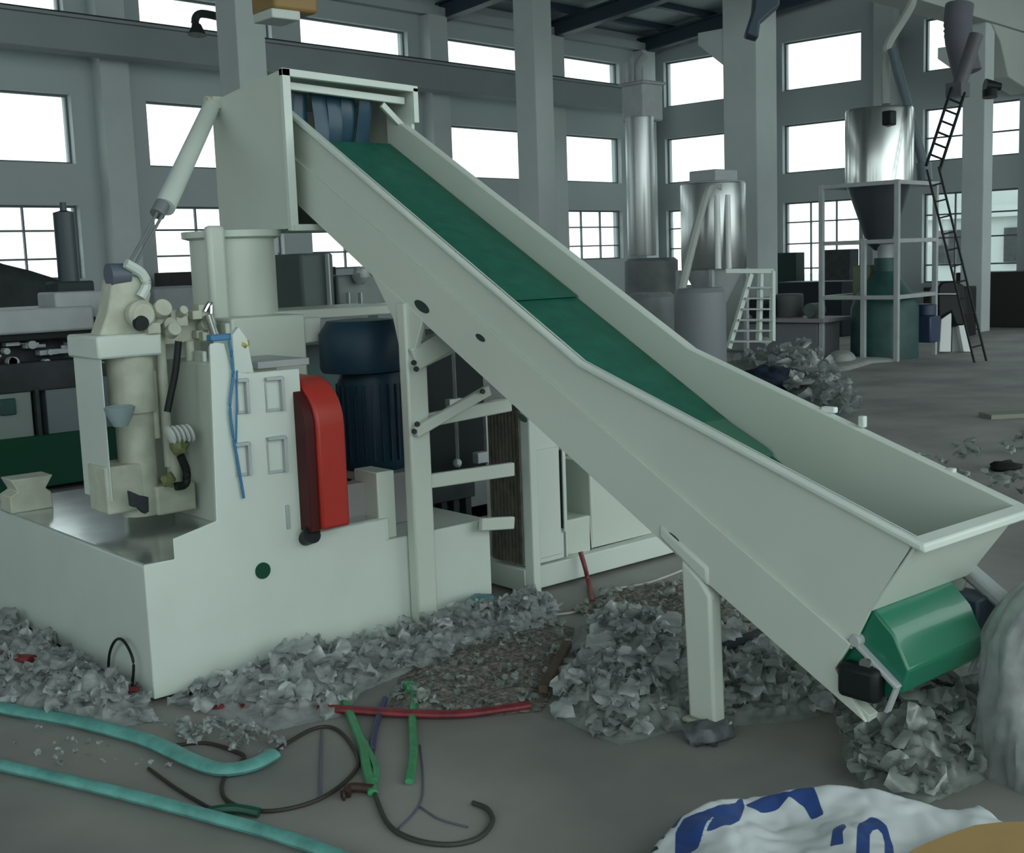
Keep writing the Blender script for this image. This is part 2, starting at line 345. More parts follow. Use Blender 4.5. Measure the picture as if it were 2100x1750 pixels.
# red belt guard: stadium profile in Y-Z
def stadium(y0, y1, z0, z1, r, n=8):
    pts = [(y0, z0), (y1, z0)]
    for k in range(n+1):
        a = math.pi/2*k/n; pts.append((y1-r+r*math.cos(a), z1-r+r*math.sin(a)))
    for k in range(n+1):
        a = math.pi/2*k/n; pts.append((y0+r-r*math.sin(a), z1-r+r*math.cos(a)))
    return pts
m = MB(); m.prism(stadium(4.27, 4.95, .575, 1.20, .2), 0, 2.60, 2.735); lab(obj('belt_guard', m, RED, g, bev=.012), 'red curved belt guard')
m = MB(); m.prism(stadium(4.29, 4.93, .57, 1.18, .18), 0, 2.555, 2.60); lab(obj('guard_shaded_side', m, mat('shaded_red', (.06, .012, .012), .5), g, bev=.004), 'left side of the red guard, shade put into its dark red')  # guard's left side: its shade is put into a darker red
m = MB(); m.cyl((2.57, 4.31, .56), (2.57, 4.37, .53), .04, .03); obj('guard_foot', m, BLACK, g)
m = MB(); m.box(2.50, 2.75, 4.55, 4.9, 1.24, 1.27); obj('guard_shelf', m, LGREY, g, bev=.003)
# drive motor, dark blue
mo = obj('drive_motor', MB().lathe([(.15, 0), (.165, .03), (.165, .42), (.15, .46), (.13, .47)], (3.27, 4.85, .69)), BLUEM, g)
m = MB()
for k in range(26):
    a = 2*math.pi*k/26; c, s = math.cos(a), math.sin(a); m.bar((3.27+.165*c, 4.85+.165*s, .74), (3.27+.165*c, 4.85+.165*s, 1.10), .008, .02, (c, s, 0))
obj('cooling_fins', m, BLUEM, mo, ang=0)
m = MB().lathe([(.19, 0), (.2, .02), (.2, .18), (.16, .24), (.05, .25)], (3.22, 4.85, 1.16)); obj('fan_cover', m, BLUEM, mo)
m = MB(); m.box(2.80, 3.0, 4.5, 4.9, .54, .70); m.box(3.02, 3.42, 4.62, 5.05, .45, .69); obj('motor_plinth', m, mat('mauve_grey_steel', (.27, .27, .27), .6), g, bev=.006)
m = MB(); a = on(772, 970, 1, KY+.02); b = on(806, 1078, 1, KY+.02); m.box(a.x, b.x+.02, KY+.02, KY+.2, .45, a.z); obj('terminal_box', m, CPAINT, g, bev=.005)
m = MB(); m.lathe([(.035, 0), (.05, .02), (.05, .1), (.02, .11)], (2.92, 4.62, .60)); obj('bearing', m, BLACK, g)
# gearbox body and barrel
m = MB(); m.box(2.42, 2.62, 4.6, 5.3, .55, 1.26); m.box(2.62, 3.0, 4.98, 5.6, .55, 1.44); obj('gearbox', m, CPAINT, g, bev=.01)
m = MB(); m.box(2.33, 2.38, 4.42, 4.6, 1.24, 1.39); m.poly([(2.31, 4.40, 1.24), (2.40, 4.40, 1.24), (2.38, 4.40, 1.38), (2.345, 4.40, 1.43), (2.315, 4.40, 1.40)], (0, .03, 0)); obj('lifting_plate', m, PAINT, g, bev=.004)
m = MB().lathe([(.26, 0), (.26, .05), (.2, .06), (.2, .68), (.235, .69), (.235, .72)], (2.86, 5.38, 1.12), n=40); obj('compactor_barrel', m, CPAINT, g)
m = MB(); a = on(428, 490, 1, 5.15); b = on(478, 690, 1, 5.15); m.box(a.x, b.x, 5.15, 5.21, 1.30, 1.86); obj('side_plate', m, CPAINT, g, bev=.02)
m = MB(); m.box(2.60, 3.10, 5.0, 5.06, 1.30, 1.42); m.box(2.58, 3.75, 5.22, 5.7, 1.40, 1.45); obj('drive_housing', m, CPAINT, g, bev=.008)
# feed hood: box open towards the conveyor
hx0, hx1, hy0, hy1, hz0, hz1 = 3.02, 3.775, 5.10, 5.80, 1.84, 2.57
hood = MB(); t = .018
hood.poly([(hx0, hy0, hz0), (hx0, hy1, hz0+.01), (hx0, hy1, 2.507), (hx0, hy0, hz1+.002)], (t, 0, 0))
hood.box(hx1-t, hx1, hy0, hy1, hz0, 2.53); hood.poly([(hx0+t, hy0, hz1), (hx0+t, hy1, 2.505), (hx1, hy1, 2.50), (hx1, hy0, hz1-.03)], (0, 0, -t)); hood.box(hx0+t, hx1, hy0, hy1, hz0, hz0+t); hood.box(hx0+t, hx1, hy1-t, hy1, hz0, 2.5)
hd = obj('feed_hood', hood, CPAINT, g, bev=.001)
m = MB(); w = .03   # rim of the opening
m.box(hx0-.012, hx0+w, hy0-.03, hy0, hz0-.01, hz1+.003); m.poly([(hx0-.012, hy0-.03, hz1+.005), (hx1+.01, hy0-.03, hz1-.03), (hx1+.01, hy0-.03, hz1-.06), (hx0-.012, hy0-.03, hz1-.03)], (0, .03, 0)); m.box(hx1-.02, hx1+.01, hy0-.03, hy0, 2.36, hz1-.04)
m.box(hx0, hx0+.22, hy0-.05, hy0, hz0-.012, hz0+.018)
obj('opening_rim', m, PAINT, hd, bev=.002)
m = MB(); m.poly([(hx0+.03, hy0+.03, 2.525), (hx1-.03, hy0+.03, 2.49), (hx1-.03, hy0+.03, 2.455), (hx0+.03, hy0+.03, 2.49)], (0, .03, 0)); obj('curtain_rail', m, PAINT, hd, bev=.003)
for k in range(6):
    x = hx0+.06+k*.085; m = MB(); n = 6; dy = .02*math.sin(k*2.1)
    vs = []; 
    for j in range(9):
        z = 2.49-.36*j/8; yy = hy0+.12+dy+.02*math.sin(j*.5+k)+.05*(j/8)**2
        vs += [(x, yy, z), (x+.04, yy-.012, z), (x+.08, yy, z), (x+.08, yy+.006, z), (x+.04, yy-.006, z), (x, yy+.006, z)]
    fs = [(j*6+i, j*6+(i+1) % 6, (j+1)*6+(i+1) % 6, (j+1)*6+i) for j in range(8) for i in range(6)] + [(0, 1, 2, 3, 4, 5), (48, 49, 50, 51, 52, 53)]
    m.add(vs, fs); lab(obj('curtain_strip', m, mat('blue_curtain_vinyl', (.016, .055, .09), .35), hd), 'dark blue rubber curtain strip')
m = MB(); m.bar((hx1-.16, hy0+.05, 2.45), (hx1-.03, hy0+.05, 2.34), .02, .03); obj('corner_stay', m, PAINT, hd, bev=.002)
# pneumatic strut on the hood corner
s = obj('strut_barrel', MB().cyl(on(338, 425, 1, 5.3), on(434, 218, 1, 5.74), .047, .042), PAINT, g)
a, b = on(326, 430, 1, 5.28), on(262, 545, 1, 5.1)
m = MB(); m.cyl(a, b, .007); m.cyl(a+Vector((.028, 0, -.005)), b+Vector((.028, 0, -.005)), .007); lab(obj('rod', m, MGREY, s), 'twin grey rods of the strut')
m = MB(); m.cyl(on(322, 440, 1, 5.28), on(334, 418, 1, 5.3), .034); obj('end_cap', m, MGREY, s)
m = MB(); q = on(437, 212, 1, 5.74); m.cyl(q+Vector((-.04, 0, 0)), q+Vector((.05, 0, 0)), .035); m.box(q.x-.02, 3.03, 5.70, 5.79, q.z-.03, q.z+.03); obj('hinge_bracket', m, CREAM, g, bev=.004)
# small blue pipe, yellow valve at the panel head
m = MB(); Yp = KY-.02
m.tube([on(470, 700, 1, Yp), on(478, 760, 1, Yp), on(472, 830, 1, Yp), on(476, 880, 1, Yp), on(488, 950, 1, Yp), on(500, 1022, 1, Yp)], .006)
m.tube([on(486, 760, 1, Yp), on(485, 860, 1, Yp), on(484, 920, 1, Yp)], .004); lab(obj('air_tube', m, BLUEC, g), 'thin blue air tube down the panel')
m = MB(); q = on(500, 735, 1, KY+.05); m.cyl((q.x, q.y, q.z-.07), (q.x, q.y, q.z+.03), .03, .012); m.blob((q.x-.01, q.y, q.z+.06), .03, 3, .5); lab(obj('valve', m, YEL, g), 'small yellow valve on the panel')
m = MB(); q = on(470, 690, 1, KY+.04); m.box(q.x-.08, q.x+.06, q.y, q.y+.04, q.z-.015, q.z+.01); obj('manifold', m, BLUEC, g, bev=.004)
# bearing block at far left of the deck
m = MB(); q = on(60, 1045, 2, ZD); m.prism([(q.x-.10, ZD), (q.x+.10, ZD), (q.x+.095, ZD+.08), (q.x+.07, ZD+.10), (q.x+.11, ZD+.16), (q.x-.09, ZD+.16), (q.x-.06, ZD+.1), (q.x-.1, ZD+.08)], 1, q.y-.05, q.y+.1); obj('bearing_block', m, CREAM, g, bev=.006)
# ================================================================== HYDRAULIC CUTTER UNIT on the deck
u = thing('cutter_unit', (2.25, 5.0, ZD), 'cream cutter unit with valves and black hoses standing on the metal deck', 'machine unit')
Yu = 5.0
def U(x, y, Y=Yu): return on(x, y, 1, Y)
def ub(m, x0, y0, x1, y1, Y=Yu, d=.1):
    a = U(x0, y0, Y); b = U(x1, y1, Y); m.box(a.x, b.x, Y, Y+d, b.z, a.z); return m
obj('rear_plate', ub(MB(), 232, 700, 440, 1052, 5.3, .04), CPAINT, u, bev=.006)
m = ub(MB(), 203, 700, 232, 1030, 5.0, .3); obj('side_post', m, PAINT, u, bev=.008)
m = MB(); a = U(405, 720); b = U(438, 1062); m.box(a.x, b.x, 4.95, 5.05, ZD, a.z); obj('side_post', m, CPAINT, u, bev=.008)
m = ub(MB(), 198, 690, 335, 728, 4.98, .34); obj('cross_head', m, PAINT, u, bev=.012)
m = MB(); pts = [U(x, y, 5.02) for x, y in [(205, 690), (222, 640), (231, 575), (245, 560), (285, 565), (312, 600), (300, 655), (330, 690)]]; m.poly(pts, (0, .12, 0)); obj('head_casting', m, CREAM, u, bev=.012)
m = MB(); q = U(288, 645, 4.98); m.lathe([(.05, 0), (.06, .02), (.06, .06), (.045, .08)], (q.x, 5.02, q.z), (0, -1, 0)); obj('flange', m, CREAM, u)
m = MB(); q = U(290, 663, 4.94); m.lathe([(.035, 0), (.03, .02)], (q.x, 4.95, q.z), (0, -1, 0)); obj('flange_bore', m, BLACK, u)
m = MB(); a = U(228, 550, 5.05); b = U(262, 562, 5.05); m.cyl(a+Vector((-.015, 0, -.03)), b+Vector((.0, 0, .0)), .05, .045); lab(obj('clamp', m, mat('slate_blue', (.10, .12, .16), .5), u), 'slate grey clamp at the strut foot')
m = MB(); m.tube([U(258, 540), U(290, 560), U(300, 585), U(288, 610)], .022); obj('bent_lever', m, PAINT, u)
m = MB(); m.cyl(U(265, 728, 5.1), (U(265, 728, 5.1).x, 5.1, U(265, 845, 5.1).z), .10); m.cyl((U(265, 728, 5.1).x, 5.1, U(265, 845, 5.1).z), (U(265, 728, 5.1).x, 5.1, ZD+.05), .082); obj('hydraulic_cylinder', m, CREAM, u)
m = MB(); q = U(246, 850, 4.93); m.lathe([(.03, -.05), (.055, 0), (.065, .03), (.055, .035), (.045, .02)], q); lab(obj('oil_cup', m, mat('blue_grey_cup', (.25, .33, .34), .35), u), 'blue grey oil cup')
m = MB(); q = U(332, 720, 5.05)
for (x, y0, y1, r) in [(325, 660, 960, .022), (350, 880, 1010, .03), (388, 700, 860, .02), (402, 870, 1020, .016), (310, 760, 900, .018)]:
    a = U(x, y0, 5.08); b = U(x, y1, 5.08); m.cyl(a, (a.x, a.y, b.z), r)
obj('pipework', m, CREAM, u)
m = MB()
rnd = random.Random(4)
for k in range(16):
    x = rnd.uniform(305, 430); y = rnd.uniform(632, 700); q = U(x, y, 5.0+rnd.uniform(-.05, .1)); r = rnd.uniform(.018, .04)
    if k % 2: m.cyl(q, q+Vector((0, -.05, .02)), r)
    else: m.box(q.x-r, q.x+r, q.y-r, q.y+r, q.z-r*.7, q.z+r*.9)
ub(m, 300, 655, 432, 700, 5.1, .12); obj('valve_manifold', m, CREAM, u, bev=.004)
for pts, r in [([(366, 700), (360, 760), (350, 810), (343, 845)], .016), ([(370, 935), (382, 965), (380, 993), (360, 998)], .019)]:
    m = MB(); m.tube([U(x, y, 4.93) for x, y in pts], r); lab(obj('hydraulic_hose', m, BLACK, u), 'black rubber hydraulic hose')
m = MB(); q = U(366, 892, 4.95)
for k in range(5): m.lathe([(.02, 0), (.042, .004), (.042, .012), (.02, .016)], q+Vector((-.045+k*.022, 0, 0)), (1, 0, .3))
obj('spring_filter', m, WHITE, u)
m = MB(); q = U(368, 915, 4.95); m.blob(q, .035, 5, .6); lab(obj('oily_fitting', m, mat('olive_brass', (.16, .18, .07), .5), u), 'olive brass fitting'); m = MB(); q = U(345, 985, 4.95); m.blob(q, .03, 8, .5); lab(obj('oily_fitting', m, mat('olive_brass', (.16, .18, .07), .5), u), 'olive brass fitting')
m = MB(); m.poly([U(x, y, 4.9) for x, y in [(268, 1008), (290, 1018), (305, 1020), (306, 1050), (298, 1055), (285, 1042), (272, 1040)]], (0, .04, 0)); obj('scraper', m, DGREY, u, bev=.003)
m = ub(MB(), 215, 960, 300, 1045, 5.02, .2); ub(m, 320, 1000, 405, 1045, 5.0, .2); obj('foot_block', m, CREAM, u, bev=.01)
m = MB(); m.cyl(U(425, 645, 5.0), U(438, 685, 5.0), .022); m.tube([U(420, 640), U(432, 622), U(434, 660), U(446, 690)], .012); obj('chrome_fitting', m, STEEL, u)
# ================================================================== BELT CONVEYOR
XN, XF = 3.112, 3.74
CY, CZ, SL = 3.245, 1.277, .5719
def rimz(y): return CZ+(y-CY)*SL if y > CY else CZ+(y-CY)*.3375
def crz(y): return 1.025+(y-3.115)*.5575
def blz(y): return .965+(y-2.97)*.5736
def btz(y): return 1.598+(y-4.547)*.552
c = thing('belt_conveyor', (3.43, 3.6, 0), 'long inclined pale conveyor with green belt, flared hopper and single front leg', 'conveyor')
def side(x, dx, name, s=1):
    m = MB(); ys = [5.25, CY+.12, CY, CY-.12, 1.873]
    top = [(y, rimz(y)) for y in ys]
    m.prism(top + [(2.02, .575), (2.09, .43), (3.115, crz(3.115)-.05), (5.25, crz(5.25)-.05)], 0, x, x+dx)
    return obj(name, m, CPAINT, c, bev=.002, ang=20)
side(XN+.010, .012, 'trough_side'); side(XF-.03, .012, 'trough_side')
def channel(x, dx, fl):
    m = MB(); out = [(5.22, crz(5.22)), (2.085, crz(2.085)), (2.14, .36), (2.03, .215), (2.62, .525), (4.52, btz(4.52)), (5.16, 1.95), (5.22, 2.02)]
    m.prism(out, 0, x, x+dx)
    # bottom flange
    m.prism([(2.03, .215), (5.16, 1.95), (5.16, 1.965), (2.025, .235)], 0, min(x+dx, x+fl) if fl > 0 else x+fl, max(x+dx, x+fl) if fl > 0 else x)
    return obj('side_channel', m, CPAINT, c, bev=.002, ang=20)
channel(XN-.004, .016, .06); channel(XF-.012, .016, -.06)
# rim flanges
def flange(x0, x1):
    m = MB(); ys = [5.22, 4.4, CY+.15, CY, CY-.15, 2.5, 1.84]; t = .026
    m.prism([(y, rimz(y)) for y in ys]+[(y, rimz(y)-t) for y in ys[::-1]], 0, x0, x1)
    return obj('rim_flange', m, PAINT, c, bev=.008)
flange(XN-.012, XN+.034); flange(XF-.02, XF+.026)
m = MB(); m.prism([(1.835, rimz(1.84)), (1.885, rimz(1.885)), (1.885, rimz(1.885)-.028), (1.835, rimz(1.835)-.028)], 0, XN-.010, XF+.024); obj('rim_flange', m, PAINT, c, bev=.008)
# hopper end panel
m = MB(); m.poly([(XN+.008, 1.868, .79), (XF-.02, 1.868, .79), (XF-.05, 2.02, .565), (XN+.010, 2.02, .565)], (0, .012, 0)); obj('hopper_end', m, CPAINT, c, bev=.003)
# small clips on the far rim
for (x, y, w, hh) in [(1700, 830, .06, -.008), (1768, 860, .025, .012), (1950, 953, .03, -.012)]:
    q = on(x, y, 0, XF+.01); m = MB(); m.box(q.x-.01, q.x+.015, q.y-w/2, q.y+w/2, q.z-.03, q.z+hh)
    obj('rim_clip', m, WHITE if w > .05 else PAINT, c, bev=.005)
# belt: upper run
m = MB(); a, b = 5.22, 2.10; m.prism([(a, blz(a)), (b, blz(b)), (b, blz(b)-.012), (a, blz(a)-.012)], 0, XN+.04, XF-.035)
be = obj('belt', m, BELT, c, ang=0)
m = MB(); a, b = 5.22, 3.88; m.prism([(a, blz(a)+.012), (b, blz(b)+.012), (b-.02, blz(b)), (a, blz(a))], 0, XN+.06, XF-.037); obj('belt_overlap', m, BELT, be, bev=.004)
m = MB(); m.prism([(3.05, blz(3.05)+.002), (2.85, blz(2.85)+.022), (2.82, blz(2.82)+.02), (2.82, blz(2.82)+.002)], 0, XN+.05, XF-.04); lab(obj('belt_cleat', m, mat('faded_green_belt', (.05, .17, .11), .6), be, bev=.004), 'faded green cleat at the foot of the belt')
# bed under the belt
m = MB(); a, b = 5.2, 2.2; m.prism([(a, blz(a)-.02), (b, blz(b)-.02), (b, blz(b)-.03), (a, blz(a)-.03)], 0, XN+.034, XF-.032); m.prism([(a, blz(a)-.16), (b, blz(b)-.13), (b, blz(b)-.14), (a, blz(a)-.17)], 0, XN+.034, XF-.032); obj('slider_bed', m, CPAINT, c)
# tail roller wrapped in belt (faceted)
ty, tz = 2.045, .405
m = MB(); pts = []
for k in range(12):
    aa = 2*math.pi*(k+.3)/12; pts.append((ty+.125*math.cos(aa), tz+.125*math.sin(aa)))
m.prism([(2.26, .50), (2.13, .565), (2.03, .572), (1.955, .50), (1.905, .40), (1.925, .325), (2.0, .29), (2.16, .33)], 0, XN+.03, 3.59)
tr = obj('tail_roller', m, mat('glossy_green_belt', (.010, .15, .085), .25, coat=.3), c, bev=.008)
m = MB(); m.cyl((XN-.01, 2.03, .40), (XF+.01, 2.03, .40), .02); obj('axle', m, STEEL, tr)
# bearing brackets
for sx, x in ((-1, XN+.0), (1, 3.60)):
    m = MB(); m.bar((x+.02, 2.08, .455), (x+.02, 1.93, .345), .035, .014, (0, 0, 1)); m.bar((x+.02, 1.935, .35), (x+.02, 1.97, .26), .03, .012, (0, 1, 0)); m.cyl((x, 2.075, .462), (x+.035, 2.075, .462), .02)
    obj('bearing_bracket', m, LGREY, c, bev=.004)
m = MB(); m.box(XN-.03, XN+.035, 1.98, 2.12, .285, .395); lab(obj('bearing_housing', m, BLACK, c, bev=.02), 'black bearing housing at the near end of the roller')
m = MB(); m.box(3.645, XF+.03, 1.96, 2.12, .30, .50); m.cyl((XF+.03, 2.04, .40), (XF+.05, 2.04, .40), .06); lab(obj('gear_motor', m, BLUEST, c, bev=.015), 'dark motor at the far end of the roller')
m = MB(); m.bar((XF+.0, 2.10, .60), (XF+.0, 1.88, .455), .07, .045, (0, 0, 1)); obj('motor_cover', m, LGREY, c, bev=.015)
# front legs
def leg(x, dx, label=None):
    m = MB(); pts = [(2.76, .61), (2.67, .55), (2.63, .50), (2.617, .045), (2.735, .045)]
    m.prism(pts, 0, x, x+dx)
    m.prism([(2.86, .67), (2.64, .53), (2.64, .60), (2.86, .72)], 0, x, x+dx)
    l = obj('leg', m, CPAINT, c, bev=.012)
    m = MB(); m.box(x-.015, x+dx+.015, 2.60, 2.755, .03, .046); obj('foot_plate', m, CREAM, l, bev=.005)
    m = MB(); m.prism([(2.60, .03), (2.72, .03), (2.70, -.0), (2.62, -.0)], 0, x-.0, x+dx); m.cyl((x+dx/2, 2.66, 0), (x+dx/2, 2.66, .03), .03); obj('levelling_foot', m, MGREY, l)
leg(XN-.014, .062); leg(XF-.05, .055)
# tall rear supports
def post(x0, x1, foot, name='support_post'):
    m = MB(); m.box(x0, x1, 4.375-.075, 4.375-.012, foot, 1.49)
    return obj(name, m, CPAINT, c, bev=.01)
post(3.085, 3.195, 0.0); 
m = MB(); m.prism([(4.20, 1.42), (4.30, 1.22), (4.365, 1.22), (4.42, 1.42), (4.58, 1.63)], 0, XN-.006, XN+.02); obj('gusset', m, CPAINT, c, bev=.004)
m = MB(); m.box(3.775, 3.825, 4.302, 4.365, 0.0, 1.35); lab(obj('support_post', m, PAINT, c, bev=.006), 'narrow pale far support post')
m = MB()
def brace(pa, pb, w, Y=4.33, nm='cross_brace'):
    a = on(*pa, 1, Y); b = on(*pb, 1, Y); o = MB(); o.bar(a, b, .03, w, (0, 0, 1)); return obj(nm, o, CPAINT, c, bev=.006)
brace((845, 992), (1052, 962), .065); brace((845, 868), (1046, 830), .062); brace((985, 1076), (1052, 1072), .06)
brace((850, 888), (1002, 800), .05, 4.28, 'diagonal_brace'); brace((848, 738), (945, 682), .10, 4.28, 'diagonal_brace')
m = MB(); a = on(850, 640, 1, 4.32); b = on(945, 745, 1, 4.32); m.prism([(3.18, 1.34), (3.42, 1.36), (3.44, 1.28), (3.18, 1.20)], 1, 4.305, 4.325); obj('upper_gusset', m, CPAINT, c, bev=.004)
# gaps drawn as dark discs, their shade put into the colour; bolts
for (x, y, rx) in [(865, 629, .05), (985, 693, .028), (1070, 857, .03), (1377, 1105, .04)]:
    q = on(x, y, 0, XN-.006); m = MB(); m.lathe([(rx, 0), (rx, .004)], (XN-.008, q.y, q.z), (1, 0, 0), 16)
    for i, v in enumerate(m.v): v.z = q.z+(v.z-q.z)*.45-(v.y-q.y)*-.35
    lab(obj('oval_slot', m, mat('shadowed_green_opening', (.03, .055, .048), .8), c), 'dark disc coloured as a shaded oval gap in the lower flange')
m = MB()
for (x, y) in [(847, 744), (848, 885), (852, 757), (854, 870), (988, 803)]:
    q = on(x, y, 1, 4.26); m.cyl(q, q+Vector((0, -.012, 0)), .012, n=6)
obj('bolt', m, DGREY, c)
# ================================================================== CONTROL CABINET + SKID behind the conveyor
sk = thing('extruder_skid', (4.4, 4.6, 0), 'pale low machine skid running behind the front conveyor leg', 'machine frame')
m = MB(); m.box(3.84, 5.15, 4.444, 4.8, .02, .135); obj('beam', m, PAINT, sk, bev=.006)
m = MB(); m.box(4.14, 4.36, 4.50, 4.75, .137, .32); m.box(4.36, 5.10, 4.50, 4.75, .137, .60); obj('body', m, CPAINT, sk, bev=.01)
cb = thing('electrical_cabinet', (4.0, 4.6, .14), 'pale grey cabinet with dark door seam standing between the rear posts', 'cabinet')
m = MB(); m.box(3.872, 4.13, 4.46, 4.72, .14, .96); obj('body', m, PAINT, cb, bev=.008)
m = MB(); m.box(3.885, 4.10, 4.448, 4.46, .17, .72); d = obj('door', m, PAINT, cb, bev=.004)
m = MB(); m.box(4.108, 4.114, 4.447, 4.458, .3, .70); obj('seam', m, BLACK, cb, ang=0)
m = MB(); m.box(4.115, 4.135, 4.44, 4.456, .28, .73); m.box(4.15, 4.165, 4.47, 4.6, .14, .80); obj('edge_strip', m, PAINT, cb, bev=.003)
m = MB()
for k in range(9): m.box(3.862, 3.872, 4.478+k*.027, 4.498+k*.027, .15, .95)
lab(obj('louvre_panel', m, PANEL, cb, ang=0), 'brown ribbed side panel')
# dark machinery seen between the posts
r = thing('extruder_drive', (3.9, 5.6, 0), 'dark extruder drive cabinet seen through the conveyor supports', 'machine')
def rb(m, x0, y0, x1, y1, Y, d):
    a = on(x0, y0, 1, Y); b = on(x1, y1, 1, Y); m.box(a.x, b.x, Y, Y+d, b.z, a.z); return m
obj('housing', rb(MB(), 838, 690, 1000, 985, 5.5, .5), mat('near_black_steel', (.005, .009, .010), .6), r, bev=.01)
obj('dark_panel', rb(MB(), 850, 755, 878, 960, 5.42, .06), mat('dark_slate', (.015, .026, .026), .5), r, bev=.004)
m = rb(MB(), 850, 985, 1002, 1060, 5.45, .5); _a = on(850, 1060, 1, 5.45); _b = on(1002, 1060, 1, 5.45); m.box(_a.x, _b.x, 5.45, 5.95, 0, _a.z); obj('lower_frame', m, MGREY, r, bev=.01)
m = MB(); [rb(m, x, 1015, x+14, 1072, 5.38, .06) for x in (862, 905, 930, 955)]; rb(m, 850, 1010, 975, 1018, 5.36, .07); obj('pipe_rack', m, DGREY, r, bev=.004)
m = MB(); rb(m, 932, 700, 942, 945, 5.3, .03); rb(m, 922, 820, 950, 832, 5.3, .04); q = on(938, 950, 1, 5.3); m.blob(q, .025, 2, .2); obj('control_rod', m, LGREY, r)
m = MB(); rb(m, 996, 850, 1004, 950, 5.35, .03); rb(m, 980, 930, 1002, 948, 5.33, .05); obj('bright_bracket', m, LGREY, r, bev=.003)
# grey-green machinery beneath the hood
r = thing('film_cutter_machine', (4.2, 6.8, 0), 'grey green machine body standing behind the granulator barrel', 'machine')
obj('body', rb(MB(), 610, 640, 800, 1095, 6.9, .8), DTEAL, r, bev=.02)
obj('upper_body', rb(MB(), 615, 520, 690, 640, 6.9, .5), mat('dark_olive_housing', (.06, .09, .08), .6), r, bev=.02)
m = rb(MB(), 690, 565, 800, 645, 6.95, .5); rb(m, 560, 637, 760, 700, 6.6, .4); obj('glass_cover', m, mat('sage_cover', (.15, .19, .18), .5, noise_amt=.3, nscale=6), r, bev=.02)
m = MB(); rb(m, 672, 520, 682, 640, 6.85, .04); rb(m, 715, 600, 720, 640, 6.85, .04); rb(m, 740, 600, 745, 640, 6.85, .04); rb(m, 610, 632, 800, 640, 6.8, .05); obj('rail', m, LGREY, r, bev=.003)
m = MB(); q = on(740, 555, 1, 6.9); m.blob((q.x, q.y, q.z-.03), .06, 4, .25); tag(obj('plastic_bundle', m, FILM), 'small white bundle lying behind the conveyor belly', 'bundle')
# ================================================================== LEFT BACKGROUND LINE
YL = 9.5
def lb_(m, x0, y0, x1, y1, Y=YL, d=.6): return rb(m, x0, y0, x1, y1, Y, d)
t = thing('pelletizing_line', (2.0, 8.8, 0), 'dark machine line with green base and pale panels at the left edge', 'machine')
gz = 0
m = lb_(MB(), -260, 650, 196, 676, YL, .9); obj('table_top', m, LGREY, t, bev=.02)
m = lb_(MB(), -260, 676, 200, 690, YL+.05, .8); obj('shadow_strip', m, BLACK, t, bev=.01)  # black strip stands in for the shade under the table top
m = lb_(MB(), -260, 690, 205, 770, YL+.2, .6); obj('gear_train', m, mat('dark_machinery', (.035, .04, .045), .35, noise_amt=.6, nscale=9), t, bev=.01)
m = MB(); rnd = random.Random(9)
for k in range(26):
    x = rnd.uniform(-150, 190); y = rnd.uniform(705, 745); q = on(x, y, 1, YL+.15); r_ = rnd.uniform(.02, .055)
    m = MB()
    if k % 3 == 0: m.cyl(q, q+Vector((0, -.08, 0)), r_)
    elif k % 3 == 1: m.box(q.x-r_, q.x+r_*2, q.y-.05, q.y+.05, q.z-r_*.4, q.z+r_*.4)
    else: m.cyl(q, q+Vector((r_*4, -.02, 0)), r_*.35)
    obj('fitting', m, LGREY, t)
m = lb_(MB(), 60, 683, 150, 692, YL+.1, .04); lab(obj('light_streak', m, WHITE, t), 'white strip standing in for a lit streak under the table edge')  # bright streak put into the colour of a white strip
m = lb_(MB(), -260, 770, 205, 790, YL, .7); obj('middle_rail', m, DGREY, t, bev=.01)
m = lb_(MB(), -260, 790, 75, 935, YL+.02, .6); obj('cabinet_panel', m, mat('pale_sage_panel', (.22, .27, .25), .5), t, bev=.008)
m = lb_(MB(), 92, 790, 260, 915, YL+.02, .6); obj('cabinet_panel', m, mat('slate_panel', (.17, .21, .23), .45, noise_amt=.1, nscale=2), t, bev=.008)
m = lb_(MB(), 72, 795, 92, 930, YL-.02, .3); obj('post', m, DGREY, t, bev=.008)
m = lb_(MB(), -260, 935, 260, 975, YL-.05, .9); lab(obj('base_plinth', m, GREENB, t, bev=.01), 'dark green base plinth')
m = lb_(MB(), 0, 820, 35, 850, YL-.01, .04); obj('sight_glass', m, DTEAL, t, bev=.008)
m = MB(); q = on(20, 640, 1, 13.6); zt_ = on(20, 548, 1, 13.6).z
m.blob((q.x-.45, 13.7, zt_*.40), 1.0, 6, .08, 28, (1.75, .6, zt_*.62), 1.5, 0.0)
tag(obj('covered_machine', m, mat('dark_tarp', (.045, .055, .055), .7, noise_amt=.3, nscale=5), ang=60), 'dark tarp covered hump behind the machine table at far left', 'tarp')
m = lb_(MB(), 112, 600, 215, 652, YL+.1, .4); tag(obj('pale_box', m, LGREY, bev=.02), 'pale grey box on the table behind the cutter unit', 'box')
m = lb_(MB(), 118, 578, 200, 652, YL+.52, .3); tag(obj('dark_box', m, mat('deep_green_box', (.03, .045, .045), .6), bev=.02), 'dark box behind the pale grey box at left', 'box')
m = MB(); a = on(130, 600, 1, 12.4); b = on(130, 432, 1, 12.4); tt = on(127, 415, 1, 12.4); m.lathe([(.105, 0), (.105, b.z-a.z-.02), (.035, b.z-a.z), (.03, tt.z-a.z)], (b.x, 12.4, a.z))
m.cyl((b.x, 12.4, .0), (b.x, 12.4, a.z), .09)
tag(obj('exhaust_pipe', m, mat('dark_blue_grey_pipe', (.04, .06, .07), .4)), 'dark upright pipe with narrow neck in front of the lower left window', 'pipe')
m = bmb(); a = onb(315, 560, 1, 17.9); b = onb(470, 640, 1, 17.9); m.box(a.x, b.x+2, 17.4, 17.9, 0, a.z); m2 = m
